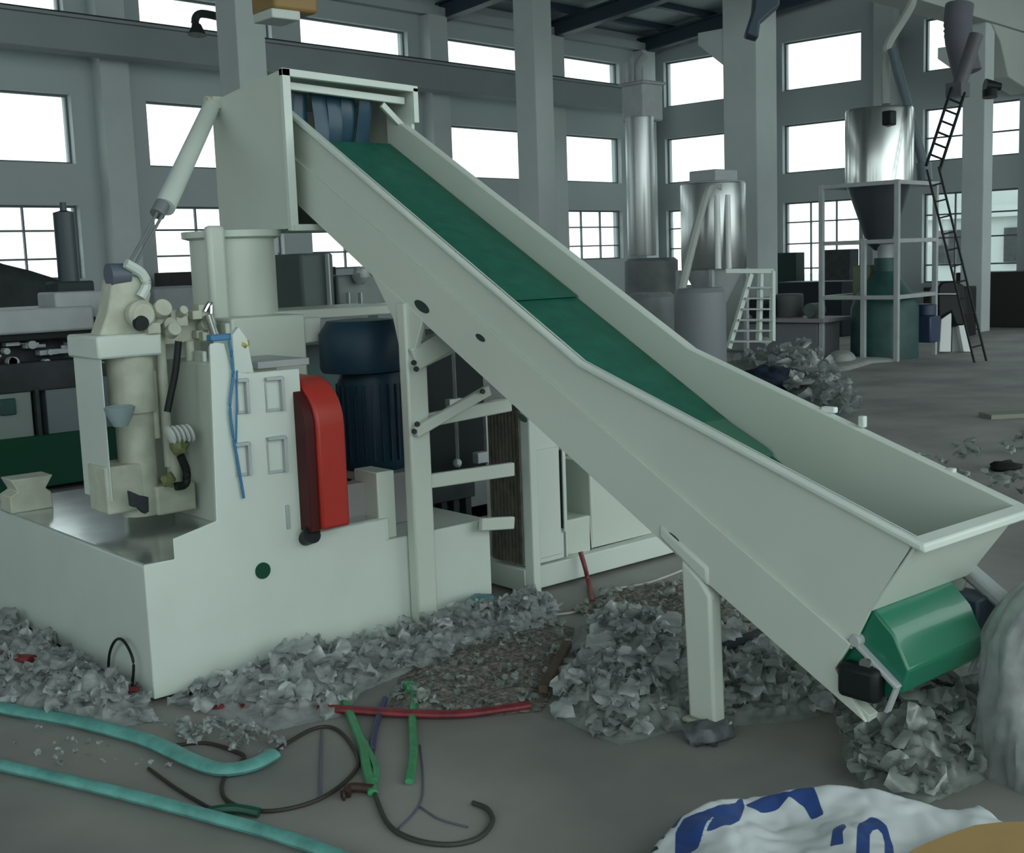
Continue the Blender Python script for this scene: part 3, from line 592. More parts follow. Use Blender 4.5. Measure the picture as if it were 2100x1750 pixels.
tag(obj('wall_cabinet', m, mat('dark_brown_cabinet', (.03, .028, .027), .5), bev=.02), 'dark brown cabinet under the second lower left window', 'cabinet')
m = MB(); lb_(m, 315, 590, 440, 640, 9.0, .5); _a = on(325, 640, 1, 9.05); _b = on(430, 640, 1, 9.05); m.box(_a.x, _b.x, 9.05, 9.45, 0, _a.z); tag(obj('control_desk', m, MGREY, bev=.02), 'grey desk behind the cutter unit valves', 'desk')
# ================================================================== RIGHT BACKGROUND
def atg(x, y): return on(x, y, 2, 0)        # floor point
# silo stand
G = TBI @ atg(1838, 742); Ga, Gb = G.x, G.y
Lb = onb(1685, 500, 0, Ga).y; Ra = onb(1918, 500, 1, Gb).x; ztop = onb(1838, 368, 0, Ga).z; Mb = onb(1771, 500, 0, Ga).y
st = thing('silo_stand', TB @ Vector((Ga, Gb, 0)), 'pale square steel stand holding the right hand silo', 'stand', rz=0)
ps = [(Ga, Gb), (Ga, Lb), (Ra, Gb), (Ra, Lb), (Ga, Mb)]
for i, (a, b) in enumerate(ps):
    zt_ = ztop if i < 4 else onb(1771, 490, 0, Ga).z
    obj('leg', bmb().box(a-.035, a+.035, b-.035, b+.035, 0, zt_), LGREY, st, bev=.005, ang=0)
for z in (ztop-.035, onb(1838, 494, 0, Ga).z, onb(1838, 610, 0, Ga).z):
    m = bmb(); m.box(Ga-.03, Ga+.03, Gb+.035, Lb-.035, z-.03, z+.03); m.box(Ra-.03, Ra+.03, Gb+.035, Lb-.035, z-.03, z+.03); m.box(Ga+.035, Ra-.035, Gb-.03, Gb+.03, z-.03, z+.03); m.box(Ga+.035, Ra-.035, Lb-.03, Lb+.03, z-.03, z+.03)
    obj('cross_rail', m, LGREY, st, bev=.005, ang=0)
q = on(1803, 365, 2, ztop); D = (q-CO).dot(cf); R = 68*D/F; ctr = TB @ Vector(((Ga+Ra)/2, (Gb+Lb)/2, ztop)); dd = depb(1803, 368, (ctr-CO).dot(cf)); ctr = TB @ Vector((dd.x, dd.y, ztop)); R = 68*(ctr-CO).dot(cf)/F; H = 148*(ctr-CO).dot(cf)/F
si = thing('storage_silo', ctr, 'shiny stainless silo with dark cone on the square stand', 'silo')
obj('drum', MB().lathe([(R, 0), (R, H*.97), (R*.97, H), (R*.3, H*1.03)], ctr, n=40), STEEL, si)
obj('cone', MB().lathe([(R*.12, -1.0), (R*.35, -.9), (R*.97, 0)], ctr, n=32), mat('dark_cone_steel', (.10, .11, .12), .35, .6), si)
m = MB(); a = dep(1823, 242, (ctr-CO).dot(cf)-R-.10); m.box(a.x-.08, a.x+.08, a.y-.08, a.y+.08, a.z-.11, a.z+.1); obj('blower_box', m, BLACK, si, bev=.02)
m = MB(); m.cyl(a, dep(1866, 236, (ctr-CO).dot(cf)-R*.4), .06); obj('outlet_pipe', m, STEEL, si)
# green mixer in stand
q = TB @ Vector(((Ga+Ra)/2, (Gb+Lb)/2-.1, 0))
mx = thing('mixing_machine', q, 'dark green conical mixer standing inside the silo stand', 'machine')
obj('body', MB().lathe([(.5, .0), (.5, .75), (.42, .95), (.16, 1.3), (.16, 1.5)], q, n=28), DTEAL, mx)
obj('hopper_neck', MB().lathe([(.10, 1.42), (.12, 1.7), (.3, 1.75)], q, n=20), LGREY, mx)
m = MB(); m.box(q.x+.45, q.x+.75, q.y-.5, q.y-.2, .2, .6); m.cyl((q.x+.6, q.y-.35, .6), (q.x+.6, q.y-.35, .78), .14); lab(obj('motor', m, mat('navy_motor', (.03, .05, .10), .4), mx, bev=.02), 'navy motor beside the mixer')
m = MB(); m.box(q.x-.1, q.x+.4, q.y+.2, q.y+.5, .75, 1.4); obj('rear_box', m, mat('olive_box', (.16, .19, .12), .6), mx, bev=.02)
# dark mesh machines between the stand and the corner
def gbox(x, ybot, w, d, h, name, mt, label, cat, z0=0, kind=None, bev=.02):
    gpt = TBI @ atg(x, ybot); m = bmb(); m.box(gpt.x, gpt.x+d, gpt.y-w/2, gpt.y+w/2, z0, z0+h)
    return tag(obj(name, m, mt, bev=bev), label, cat)
gbox(1655, 690, 1.5, .8, 1.05, 'machine_cabinet', mat('blue_black_box', (.018, .025, .033), .5), 'blue black machine cabinet left of the silo stand', 'cabinet')
gbox(1610, 668, .55, .4, 1.62, 'machine_cabinet', mat('green_black_box', (.015, .04, .036), .5), 'tall dark green cabinet in front of the lower right window', 'cabinet')
gbox(1712, 672, .7, .4, 1.65, 'machine_cabinet', DGREY, 'dark grey tall cabinet behind the left leg of the silo stand', 'cabinet')
gbox(1752, 684, .6, .3, .95, 'machine_cabinet', mat('brown_black_box', (.025, .022, .02), .6), 'brown black low cabinet inside the silo stand', 'cabinet')
gbox(2070, 672, 2.2, .8, 1.1, 'machine_cabinet', mat('far_dark_box', (.03, .028, .027), .6), 'dark low cabinet against the far right wall', 'cabinet')
gbox(1935, 690, .8, .5, .9, 'machine_cabinet', mat('far_brown_box', (.022, .02, .02), .6), 'black box behind the white trestle', 'cabinet')
# white trestle with dark motor
q = atg(1958, 724)
tr = thing('trestle', q, 'white splayed trestle carrying a black motor at the right', 'trestle')
Dq = (q-CO).dot(cf)
for pts in ([(1926, 722), (1950, 722), (1952, 640), (1930, 655)], [(1976, 722), (1995, 722), (1978, 648), (1964, 660)]):
    m = MB(); m.poly([dep(x, y, Dq) for x, y in pts], cf*.12); obj('leg', m, WHITE, tr, bev=.01)
m = MB(); m.poly([dep(x, y, Dq+.2) for x, y in [(1952, 722), (1974, 722), (1972, 660), (1954, 660)]], cf*.12); obj('leg', m, LGREY, tr, bev=.01)
m = MB(); m.poly([dep(x, y, Dq-.02) for x, y in [(1924, 655), (1950, 640), (1960, 668), (1978, 668), (1985, 640), (1978, 585), (1960, 575), (1932, 578), (1923, 590)]], cf*.4); lab(obj('motor', m, BLACK, tr, bev=.03), 'black motor body')
m = MB(); m.bar(dep(1924, 603, Dq-.06), dep(1966, 603, Dq-.06), .02, .02); obj('motor_band', m, LGREY, tr)
# ladder against the stand, inclined elevator tube, pale pipe
def ladder(p, q_, w, r, n, label, mt=BLACK):
    t = thing('ladder', p, label, 'ladder'); d = (q_-p); sd = d.cross(cf).normalized()*w/2
    for s_ in (-1, 1): obj('stile', MB().cyl(p+sd*s_, q_+sd*s_, r, n=8), mt, t)
    m = MB()
    for k in range(1, n): c_ = p+d*k/n; m.cyl(c_-sd, c_+sd, r*.7, n=6)
    obj('rungs', m, mt, t)
_p, _q = dep(1972, 585, 17.2), dep(1913, 345, 17.2); ladder(_p+(_p-_q)*(_p.z/(_q.z-_p.z)), _q, .17, .017, 12, 'dark ladder leaning down from the silo stand to the trestle')
ladder(dep(1913, 345, 17.22), dep(1965, 185, 17.5), .20, .022, 7, 'dark ladder climbing to the upper right beam in front of the window')
m = MB(); m.cyl(dep(1962, 190, 17.6), dep(2002, 72, 17.6), .10); m.box(*(lambda v: (v.x-.12, v.x+.12, v.y-.12, v.y+.12, v.z-.1, v.z+.1))(dep(1964, 185, 17.6)))
tag(obj('conveying_pipe', m, mat('mauve_grey_pipe', (.10, .10, .11), .5)), 'dark mauve conveying pipe hanging above the upper ladder', 'pipe')
m = MB(); m.tube([dep(1968, 10, 18.5), dep(1964, 60, 18.5), dep(1974, 110, 18.5), dep(1984, 150, 18.5)], .21, 14)
tag(obj('filter_sock', m, mat('mauve_cloth', (.13, .13, .16), .8)), 'dull mauve filter sock hanging below the pale runway beam', 'filter')
m = MB(); m.cyl(dep(1829, 100, 18.6), dep(1893, 335, 18.6), .075); m.cyl(dep(1893, 335, 18.6), dep(1896, 372, 18.6), .12)
tag(obj('feed_pipe', m, mat('steel_blue_pipe', (.09, .13, .15), .35)), 'steel blue feed pipe slanting down behind the stainless silo', 'pipe')
m = MB(); m.tube([dep(1868, -30, 18.8), dep(1868, 12, 18.8), dep(1822, 90, 18.8), dep(1817, 130, 18.8), dep(1817, 214, 18.8)], .07)
tag(obj('vent_pipe', m, PBEAM), 'pale bent pipe rising from the stainless silo to the roof', 'pipe')
m = MB(); m.cyl(dep(2020, 175, 20), dep(2052, 178, 20), .11, .06); m.cyl(dep(2030, 185, 20), dep(2030, 200, 20), .12)
tag(obj('wall_lamp', m, BLACK), 'black lamp head on the slim right column', 'lamp')
m = MB(); m.poly([dep(x, y, 16) for x, y in [(1529, 70), (1556, 78), (1560, 45), (1600, 10), (1600, -40), (1550, -40), (1545, 20)]], cf*.2)
tag(obj('beam_clamp', m, BLUEST, bev=.03), 'dark clamp hanging from the roof beside the third column', 'bracket')
# dryer tower with square head
D1 = 21.0
q = dep(1318, 525, D1)
t = thing('drying_tower', (q.x, q.y, 0), 'tall pale cylindrical tower with square head in front of the corner', 'tower')
def vcyl(x0, x1, ytop, ybot, D, n=28):
    b = dep((x0+x1)/2, ybot, D); tp = dep((x0+x1)/2, ytop, D); r_ = (x1-x0)/2*D/F
    return MB().lathe([(r_*.98, 0), (r_, .02), (r_, tp.z-b.z-.02), (r_*.98, tp.z-b.z)], b, n=n)
obj('column', vcyl(1288, 1346, 245, 525, D1), mat('matt_stainless', (.55, .58, .57), .35, .9), t)
m = MB(); a = dep(1318, 250, D1); b = dep(1318, 175, D1); m.box(a.x-.25, a.x+.25, a.y-.25, a.y+.25, a.z, b.z); m.box(a.x-.3, a.x+.3, a.y-.3, a.y+.3, b.z-.03, b.z+.03); obj('head', m, LGREY, t, bev=.03)
m = MB(); a = dep(1335, 535, D1); m.lathe([(.42, 0), (.46, .02), (.46, a.z), (.40, a.z+.05)], (a.x, a.y, 0), n=28); obj('base_tank', m, MGREY, t)
m = MB(); m.cyl(dep(1284, 130, D1+1), dep(1284, 170, D1+1), .05); m.cyl(dep(1297, 118, D1+1), dep(1297, 172, D1+1), .04); m.tube([dep(1310, 180, D1+1), dep(1308, 140, D1+1), dep(1322, 112, D1+1)], .07); obj('stub_pipe', m, LGREY, t)
m = MB(); m.tube([dep(1362, 600, 20.5), dep(1373, 500, 20.5), dep(1373, 480, 20.5), dep(1382, 470, 20.5)], .04)
# cyclone silo with cap
D2 = 18.5
q = dep(1463, 550, D2)
t = thing('cyclone_silo', (q.x, q.y, 0), 'stainless silo with flat cap and slanting hose beside the third column', 'silo')
obj('drum', vcyl(1398, 1530, 378, 552, D2, 40), mat('soft_stainless', (.5, .53, .52), .3, .9), t)
m = MB(); a = dep(1463, 372, D2); m.box(a.x-.26, a.x+.26, a.y-.26, a.y+.26, a.z-.02, a.z+.16); m.lathe([(.45, -.05), (.48, -.02), (.3, .0)], a); obj('cap', m, LGREY, t, bev=.02)
for x, wv in ((1470, .045), (1492, .04)):
    m = MB(); a = dep(x, 400, D2-.6); b = dep(x+3, 552, D2-.6); m.cyl(a, b, wv); obj('front_pipe', m, WHITE, t)
m = MB(); m.tube([dep(1480, 385, D2-.6), dep(1452, 392, D2-.6), dep(1428, 470, D2-.8), dep(1396, 600, D2-1)], .065); lab(obj('hose', m, PBEAM, t), 'pale slanting hose')
m = MB(); a = dep(1463, 552, D2)
for sx, sy in ((-.4, -.3), (.4, -.3), (-.4, .35), (.4, .35)): m.box(a.x+sx-.03, a.x+sx+.03, a.y+sy-.03, a.y+sy+.03, 0, a.z)
m.lathe([(.2, -.5), (.45, 0)], a); obj('legs', m, LGREY, t)
# platform with steps
t = thing('platform_steps', atg(1530, 715), 'pale railing and steps below the cyclone silo', 'steps')
Dp = 15.5
for a, b in [((1488, 556), (1586, 556)), ((1584, 556), (1584, 700)), ((1540, 562), (1494, 715)), ((1560, 562), (1556, 700))]:
    obj('rail', MB().bar(dep(*a, Dp), dep(*b, Dp), .06, .06), PAINT, t, bev=.006)
m = MB()
for k in range(6): m.bar(dep(1534-k*7, 590+k*22, Dp), dep(1580, 590+k*22, Dp), .15, .02)
obj('treads', m, LGREY, t)
# grey tanks behind the conveyor back
for (x0, x1, yt, yb, Dk, mt, lb) in [(1290, 1385, 600, 740, 15.0, MGREY, 'grey round tank just behind the conveyor top edge'), (1385, 1490, 590, 760, 14.0, mat('blue_grey_tank', (.20, .22, .24), .5), 'blue grey round tank left of the pale steps')]:
    b = atg((x0+x1)/2, 0) if False else dep((x0+x1)/2, yb, Dk); tp = dep((x0+x1)/2, yt, Dk); r_ = (x1-x0)/2*Dk/F
    tag(obj('mixing_tank', MB().lathe([(r_*.9, 0), (r_, .05), (r_, tp.z-.05), (r_*.85, tp.z)], (b.x, b.y, 0), n=28), mt), lb, 'tank')
m = MB(); a = dep(1455, 330+240, 22); m.bar(dep(1540, 455, 22), dep(1576, 455, 22), .05); m.bar(dep(1576, 455, 22), Vector((*dep(1576, 455, 22).xy, 0)), .05); m.bar(dep(1500, 520, 22), dep(1576, 522, 22), .04)
tag(obj('pipe_frame', m, DGREY), 'thin dark square frame beside the cyclone silo', 'frame')
gbox(1600, 735, 1.3, .7, .55, 'machine_bench', mat('bench_grey', (.17, .18, .19), .6), 'grey bench with clutter behind the conveyor hopper', 'bench')
q = TBI @ atg(1600, 735)
m = bmb(); m.box(q.x-.1, q.x+.8, q.y-.8, q.y+.8, .56, .62); tag(obj('mauve_board', m, mat('mauve_board', (.25, .24, .25), .6), bev=.01), 'mauve grey board lying on the cluttered bench', 'board')
for (da, db, rr_, mt, lb) in [(.2, .45, .17, BLACK, 'black motor on the cluttered bench'), (.25, -.45, .12, mat('teal_grey_pump', (.10, .14, .135), .5), 'teal grey pump at the right end of the bench'), (.55, .15, .22, mat('dull_drum', (.10, .11, .11), .6), 'dull grey drum standing on the bench, behind the black motor')]:
    p0 = TB @ Vector((q.x+da, q.y+db, .62)); m = MB()
    if rr_ > .2: m.lathe([(rr_*.95, 0), (rr_, .02), (rr_, .34), (rr_*.9, .36)], p0)
    else:
        m.cyl(p0+Vector((-rr_, 0, rr_)), p0+Vector((rr_*1.4, 0, rr_)), rr_*.9); m.box(p0.x-rr_*.6, p0.x+rr_*.6, p0.y-rr_*.6, p0.y+rr_*.6, .62, .62+rr_); m.cyl(p0+Vector((rr_*1.4, 0, rr_)), p0+Vector((rr_*1.9, 0, rr_)), rr_*.3)
    tag(obj('motor_unit' if rr_ < .2 else 'metal_drum', m, mt), lb, 'motor' if rr_ < .2 else 'drum')
# sacks on floor near the stand
def sack(pts, h, name, mt, label, cat='sack', seed=0, group=None):
    cx = sum(p[0] for p in pts)/len(pts); cy = sum(p[1] for p in pts)/len(pts); n = len(pts); m = MB(); vs = [(cx, cy, h)]; R_ = 6
    for j in range(1, R_+1):
        for p in pts:
            f_ = j/R_; x = cx+(p[0]-cx)*f_; y = cy+(p[1]-cy)*f_; z = h*(1-f_**3)**.6 if j < R_ else .0
            z *= 1+.25*noise.noise(Vector((x*2.5, y*2.5, seed))); vs.append((x, y, max(z, 0)))
    fs = [(0, 1+i, 1+(i+1) % n) for i in range(n)]
    for j in range(R_-1):
        for i in range(n): fs.append((1+j*n+i, 1+(j+1)*n+i, 1+(j+1)*n+(i+1) % n, 1+j*n+(i+1) % n))
    m.add(vs, fs); return tag(obj(name, m, mt, ang=80), label, cat, group)
def gp(*pts): return [atg(x, y) for x, y in pts]
def ell(x, y, rx, ry, n=16): return [(p.x, p.y) for p in gp(*[(x+rx*math.cos(2*math.pi*k/n), y+ry*math.sin(2*math.pi*k/n)) for k in range(n)])]
sack(ell(1668, 716, 26, 12), .42, 'sack', SACKP, 'pale rounded sack lying left of the silo stand', seed=1)
sack(ell(1725, 742, 34, 6), .16, 'sack', SACKP, 'flatter pale sack lying against the silo stand leg', seed=2)
sack([(p.x, p.y) for p in gp((1690, 752), (1710, 738), (1770, 728), (1830, 732), (1838, 742), (1790, 745), (1740, 760), (1700, 765))], .05, 'floor_sheet', SACKP, 'flat pale sheet spread on the floor before the stand', 'sheet', 3)
# ================================================================== SCRAP, HOSES AND LITTER
def chips(m, pts_fn, n, smin, smax, seed, lift=.0, zfn=None):
    rd = random.Random(seed)
    for k in range(n):
        x, y = pts_fn(rd); z = (zfn(x, y) if zfn else 0)+rd.uniform(0, lift); s_ = rd.uniform(smin, smax)
        ax = Vector((rd.uniform(-1, 1), rd.uniform(-1, 1), rd.uniform(-.5, .5))).normalized(); ay = ax.cross(Vector((rd.uniform(-.6, .6), rd.uniform(-.6, .6), 1))).normalized(); az = ax.cross(ay)
        N = 5; vs = []; ph = rd.uniform(0, 9); base = Vector((x, y, z+s_*.25)); asp = rd.uniform(.5, 1.2)
        for i in range(N):
            for j in range(N):
                u_, v_ = i/(N-1)-.5, j/(N-1)-.5
                nv = noise.noise_vector(Vector((u_*2.6+ph, v_*2.6-ph, ph))); k2 = 1-.5*(u_*u_+v_*v_); p = base+(ax*u_*s_+ay*v_*s_*asp)*k2+az*s_*.5*nv.x+ax*s_*.22*nv.y+ay*s_*.22*nv.z
                p.z = max(p.z, .003); vs.append(p)
        m.add(vs, [(i*N+j, i*N+j+1, (i+1)*N+j+1, (i+1)*N+j) for i in range(N-1) for j in range(N-1)])
def inpoly(x, y, P_):
    c_ = False; j = len(P_)-1
    for i in range(len(P_)):
        if (P_[i][1] > y) != (P_[j][1] > y) and x < (P_[j][0]-P_[i][0])*(y-P_[i][1])/(P_[j][1]-P_[i][1])+P_[i][0]: c_ = not c_
        j = i
    return c_
def edge_d(x, y, P_):
    best = 9
    for i in range(len(P_)):
        a, b = P_[i-1], P_[i]; dx, dy = b[0]-a[0], b[1]-a[1]; L = dx*dx+dy*dy or 1e-9; t_ = max(0, min(1, ((x-a[0])*dx+(y-a[1])*dy)/L)); best = min(best, math.hypot(x-a[0]-t_*dx, y-a[1]-t_*dy))
    return best
def pile(name, px, h, n, seed, label, mt=FILM, smin=.03, smax=.09, mound=None, wid=.18, cat='plastic scrap', step=.010, cr=.045):
    P_ = [(p.x, p.y) for p in gp(*px)]; x0, x1 = min(p[0] for p in P_), max(p[0] for p in P_); y0, y1 = min(p[1] for p in P_), max(p[1] for p in P_)
    def zf(x, y):
        if not inpoly(x, y, P_): return 0
        e = min(1, edge_d(x, y, P_)/wid); return h*e*(.40+.7*abs(noise.fractal(Vector((x*5, y*5, seed)), 1, 2, 2)))+cr*min(1, e*2.5)*(abs(noise.noise(Vector((x*16, y*16, seed+5))))*1.3+abs(noise.noise(Vector((x*37+3*noise.noise(Vector((x*9, y*9, 1))), y*37, seed+9))))*.7)
    def pf(rd):
        for _ in range(60):
            x, y = rd.uniform(x0, x1), rd.uniform(y0, y1)
            if inpoly(x, y, P_): return x, y
        return P_[0]
    if mound:
        m = MB(); nx, ny = int((x1-x0)/step)+2, int((y1-y0)/step)+2; idx = {}; vs = []; fs = []
        for i in range(nx):
            for j in range(ny):
                x, y = x0+i*step, y0+j*step; idx[i, j] = len(vs); vs.append((x, y, zf(x, y)+.002))
        for i in range(nx-1):
            for j in range(ny-1):
                q4 = [idx[i, j], idx[i+1, j], idx[i+1, j+1], idx[i, j+1]]
                if max(vs[k][2] for k in q4) > .003: fs.append(tuple(q4))
        m.add(vs, fs)
        nb = len(fs)
    else: m = MB(); nb = 0
    chips(m, pf, int(n*.45), smin, smax*1.15, seed, h*.12, zf)
    o = tag(obj(name, m, mt, ang=180), label, cat, kind='stuff')
    if mound:
        o.data.materials.append(mound)
        for p_ in o.data.polygons:
            if p_.index < nb: p_.material_index = 1
    return o
pile('film_scrap', [(360, 1445), (470, 1400), (560, 1350), (640, 1335), (760, 1325), (850, 1300), (860, 1370), (740, 1420), (700, 1470), (560, 1500), (480, 1480)], .09, 420, 3, 'crumpled clear plastic film heaped along the granulator base', mound=FILM)
pile('film_scrap', [(815, 1300), (900, 1275), (1010, 1262), (1080, 1230), (1150, 1250), (1120, 1300), (1000, 1330), (870, 1380), (820, 1360)], .10, 320, 4, 'crumpled clear film at the foot of the tall support posts', mound=FILM)
pile('grit_and_scrap', [(820, 1390), (900, 1340), (1010, 1300), (1110, 1270), (1180, 1290), (1160, 1380), (1110, 1460), (1000, 1470), (880, 1470), (800, 1450)], .035, 260, 5, 'dark trampled dirt and plastic bits in front of the posts', mt=FILM2, smin=.02, smax=.05, mound=GRAVEL, cr=.018)
pile('film_scrap', [(1180, 1290), (1300, 1270), (1420, 1300), (1560, 1330), (1680, 1390), (1740, 1450), (1640, 1480), (1500, 1490), (1380, 1500), (1270, 1530), (1180, 1490), (1130, 1460), (1160, 1370)], .10, 780, 6, 'large spread of crumpled clear film around the front conveyor leg', mound=FILM2, smin=.03, smax=.10)
pile('film_scrap', [(1170, 1250), (1260, 1210), (1400, 1190), (1500, 1230), (1580, 1310), (1400, 1300), (1250, 1290)], .03, 160, 7, 'thin film scraps on the floor behind the conveyor leg', mt=FILM2, smin=.02, smax=.06, mound=GRAVEL, cr=.018)
pile('film_scrap', [(-60, 1260), (60, 1290), (180, 1360), (300, 1430), (320, 1480), (200, 1500), (60, 1480), (-60, 1430)], .13, 420, 8, 'crumpled clear film heaped against the left end of the base', mound=FILM, wid=.2)
pile('film_scrap', [(1740, 1470), (1850, 1440), (1960, 1400), (2040, 1480), (2020, 1600), (1900, 1650), (1780, 1620), (1730, 1550)], .20, 420, 9, 'greenish clear film heaped below the green roller', mt=FILM2, mound=FILM2, smin=.04, smax=.12)
pile('floor_litter', [(60, 1490), (340, 1560), (420, 1640), (200, 1600), (20, 1530)], .012, 70, 10, 'tiny bright plastic flecks on the floor between the teal hoses', smin=.008, smax=.03)
pile('film_scrap', [(1480, 745), (1700, 745), (1760, 830), (1740, 860), (1600, 800)], .30, 260, 11, 'clear film scrap heaped behind the far conveyor rim', smin=.08, smax=.25, mound=FILM2, wid=.6, step=.05, cr=.12)
pile('floor_litter', [(1800, 950), (2130, 900), (2140, 1040), (1980, 1000)], .04, 90, 12, 'loose film bits on the floor behind the hopper corner', smin=.03, smax=.12, mt=FILM2)
pile('film_scrap', [(300, 1480), (480, 1490), (600, 1520), (560, 1560), (420, 1540)], .02, 120, 14, 'thin smeared film scraps in front of the base corner', smin=.02, smax=.06)
# netting bag
q = dep(1590, 765, 9.5)
tag(obj('net_bag', MB().blob((atg(1580, 800).x, atg(1580, 800).y, .12), .34, 9, .3, 20, (1.3, .8, .5), 3, 0), mat('navy_netting', (.02, .035, .06), .6, noise_amt=.7, nscale=9, bump=.6), ang=80), 'navy blue net bag of scrap behind the far rim', 'bag')
# big translucent bag at right edge
def folded(cx, cy, r0, h, seed, sq=(1, 1), n=160, lv=40, lean=(0, 0)):
    m = MB(); vs = []
    for j in range(lv+1):
        t_ = j/lv; z = h*t_
        rr_ = r0*(1.0-.15*t_-.85*max(0, (t_-.55)/.45)**2.2)
        for k in range(n):
            a = 2*math.pi*k/n; q_ = rr_*(1+.22*noise.fractal(Vector((math.cos(a)*2.3+seed, math.sin(a)*2.3, z*1.6)), 1, 2, 5)+.05*abs(noise.noise(Vector((math.cos(a)*9, math.sin(a)*9, z*4))))*(1.5-t_)+.03*math.sin(a*13+z*9))
            vs.append((cx+q_*math.cos(a)*sq[0]+lean[0]*t_, cy+q_*math.sin(a)*sq[1]+lean[1]*t_, z+.03*noise.noise(Vector((a*2, z*6, seed)))*min(1, t_*5)))
    fs = [(j*n+k, j*n+(k+1) % n, (j+1)*n+(k+1) % n, (j+1)*n+k) for j in range(lv) for k in range(n)] + [tuple(lv*n+k for k in range(n)), tuple(range(n))[::-1]]
    return m.add(vs, fs)
tag(obj('scrap_bag', folded(3.70, 1.66, .26, .70, 3, (1.1, 1.1)), BAGF, ang=70), 'big translucent grey bag of film standing at the right edge', 'bag')
# dark edge stick near it
# ---- white woven sack with blue print, bottom right
ZS = .10
def zp(*pts, z=ZS): return [(lambda p: (p.x, p.y))(on(x, y, 2, z)) for x, y in pts]
out = zp((1285, 1745), (1330, 1700), (1372, 1664), (1440, 1640), (1528, 1612), (1600, 1608), (1665, 1606), (1700, 1608), (1830, 1624), (1930, 1642), (1960, 1640), (1985, 1622), (2012, 1612), (2045, 1645), (2075, 1672), (2140, 1700), (2250, 1900), (1900, 2150), (1300, 2100), (1180, 1850))
blue = [zp(*s_) for s_ in [
    [(1384, 1736), (1385, 1705), (1402, 1686), (1440, 1680), (1480, 1668), (1508, 1650), (1522, 1634), (1527, 1656), (1517, 1690), (1495, 1706), (1450, 1722), (1430, 1745), (1384, 1760)],
    [(1530, 1648), (1560, 1630), (1590, 1624), (1620, 1630), (1645, 1618), (1668, 1624), (1680, 1645), (1690, 1664), (1664, 1668), (1648, 1648), (1618, 1636), (1590, 1650), (1560, 1658), (1530, 1652)],
    [(1312, 1700), (1325, 1688), (1345, 1688), (1366, 1705), (1360, 1712), (1340, 1700), (1322, 1698)],
    [(1375, 1690), (1390, 1668), (1410, 1664), (1426, 1674), (1400, 1678), (1384, 1698)],
    [(1702, 1745), (1708, 1712), (1720, 1702), (1732, 1696), (1736, 1716), (1728, 1724), (1730, 1745)]]]
ring_o = zp((1755, 1775), (1758, 1710), (1766, 1692), (1785, 1680), (1800, 1681), (1818, 1696), (1832, 1735), (1836, 1790)); ring_i = zp((1783, 1780), (1784, 1725), (1790, 1710), (1800, 1706), (1810, 1714), (1814, 1735), (1814, 1780))
st_w = zp((1432, 1742), (1450, 1704), (1462, 1690), (1464, 1693), (1454, 1708), (1438, 1745))
dark = [zp(*s_) for s_ in [[(1310, 1712), (1322, 1702), (1345, 1718), (1352, 1728), (1325, 1728)], [(1280, 1745), (1290, 1728), (1310, 1722), (1325, 1740), (1300, 1760)]]]
x0, x1 = min(p[0] for p in out), max(p[0] for p in out); y0, y1 = min(p[1] for p in out), max(p[1] for p in out)
STP = .009; m = MB(); vs = []; fs = []; idx = {}; att = []; attd = []
def sd(x, y, P_): e = edge_d(x, y, P_); return e if inpoly(x, y, P_) else -e
nx, ny = int((x1-x0)/STP)+1, int((y1-y0)/STP)+1
for i in range(nx):
    for j in range(ny):
        x, y = x0+i*STP, y0+j*STP
        if not inpoly(x, y, out): continue
        e = edge_d(x, y, out); k_ = min(1, e/.07); z = ZS*(1-(1-k_)**2.4)
        z += k_*(.06*noise.noise(Vector((x*4+3, y*4, 0)))+.016*abs(noise.fractal(Vector((x*9, y*9, 2)), 1, 2, 2)))
        idx[i, j] = len(vs); vs.append((x, y, max(z, .004)))
        b_ = max(sd(x, y, P_) for P_ in blue); b_ = max(b_, min(sd(x, y, ring_o), -sd(x, y, ring_i))); b_ = min(b_, -sd(x, y, st_w)); att.append(b_); attd.append(max(sd(x, y, P_) for P_ in dark))
for (i, j) in list(idx):
    q4 = [(i, j), (i+1, j), (i+1, j+1), (i, j+1)]
    if all(k in idx for k in q4): fs.append(tuple(idx[k] for k in q4))
me = bpy.data.meshes.new('woven_sack'); me.from_pydata(vs, [], fs)
for nm_, arr in (('print', att), ('grime', attd)):
    at_ = me.attributes.new(nm_, 'FLOAT', 'POINT'); at_.data.foreach_set('value', arr)
for p in me.polygons: p.use_smooth = True
sm = bpy.data.materials.new('printed_white_weave'); sm.use_nodes = True; nt = sm.node_tree; bs = nt.nodes['Principled BSDF']; bs.inputs['Roughness'].default_value = .55
prev = None
base = nt.nodes.new('ShaderNodeRGB'); base.outputs[0].default_value = (.66, .70, .72, 1); prev = base.outputs[0]
for nm_, colr in (('print', (.022, .065, .25, 1)), ('grime', (.02, .03, .04, 1))):
    an = nt.nodes.new('ShaderNodeAttribute'); an.attribute_name = nm_; mr = nt.nodes.new('ShaderNodeMapRange'); mr.inputs['From Min'].default_value = -.001; mr.inputs['From Max'].default_value = .001
    mx_ = nt.nodes.new('ShaderNodeMix'); mx_.data_type = 'RGBA'; nt.links.new(an.outputs['Fac'], mr.inputs['Value']); nt.links.new(mr.outputs[0], mx_.inputs[0]); nt.links.new(prev, mx_.inputs[6]); mx_.inputs[7].default_value = colr; prev = mx_.outputs[2]
nt.links.new(prev, bs.inputs['Base Color']); me.materials.append(sm)
o = bpy.data.objects.new('woven_sack', me); COL.objects.link(o); tag(o, 'crumpled white woven sack with bold blue print, bottom right', 'sack')
so = o.modifiers.new('thickness', 'SOLIDIFY'); so.thickness = .004; so.offset = -1
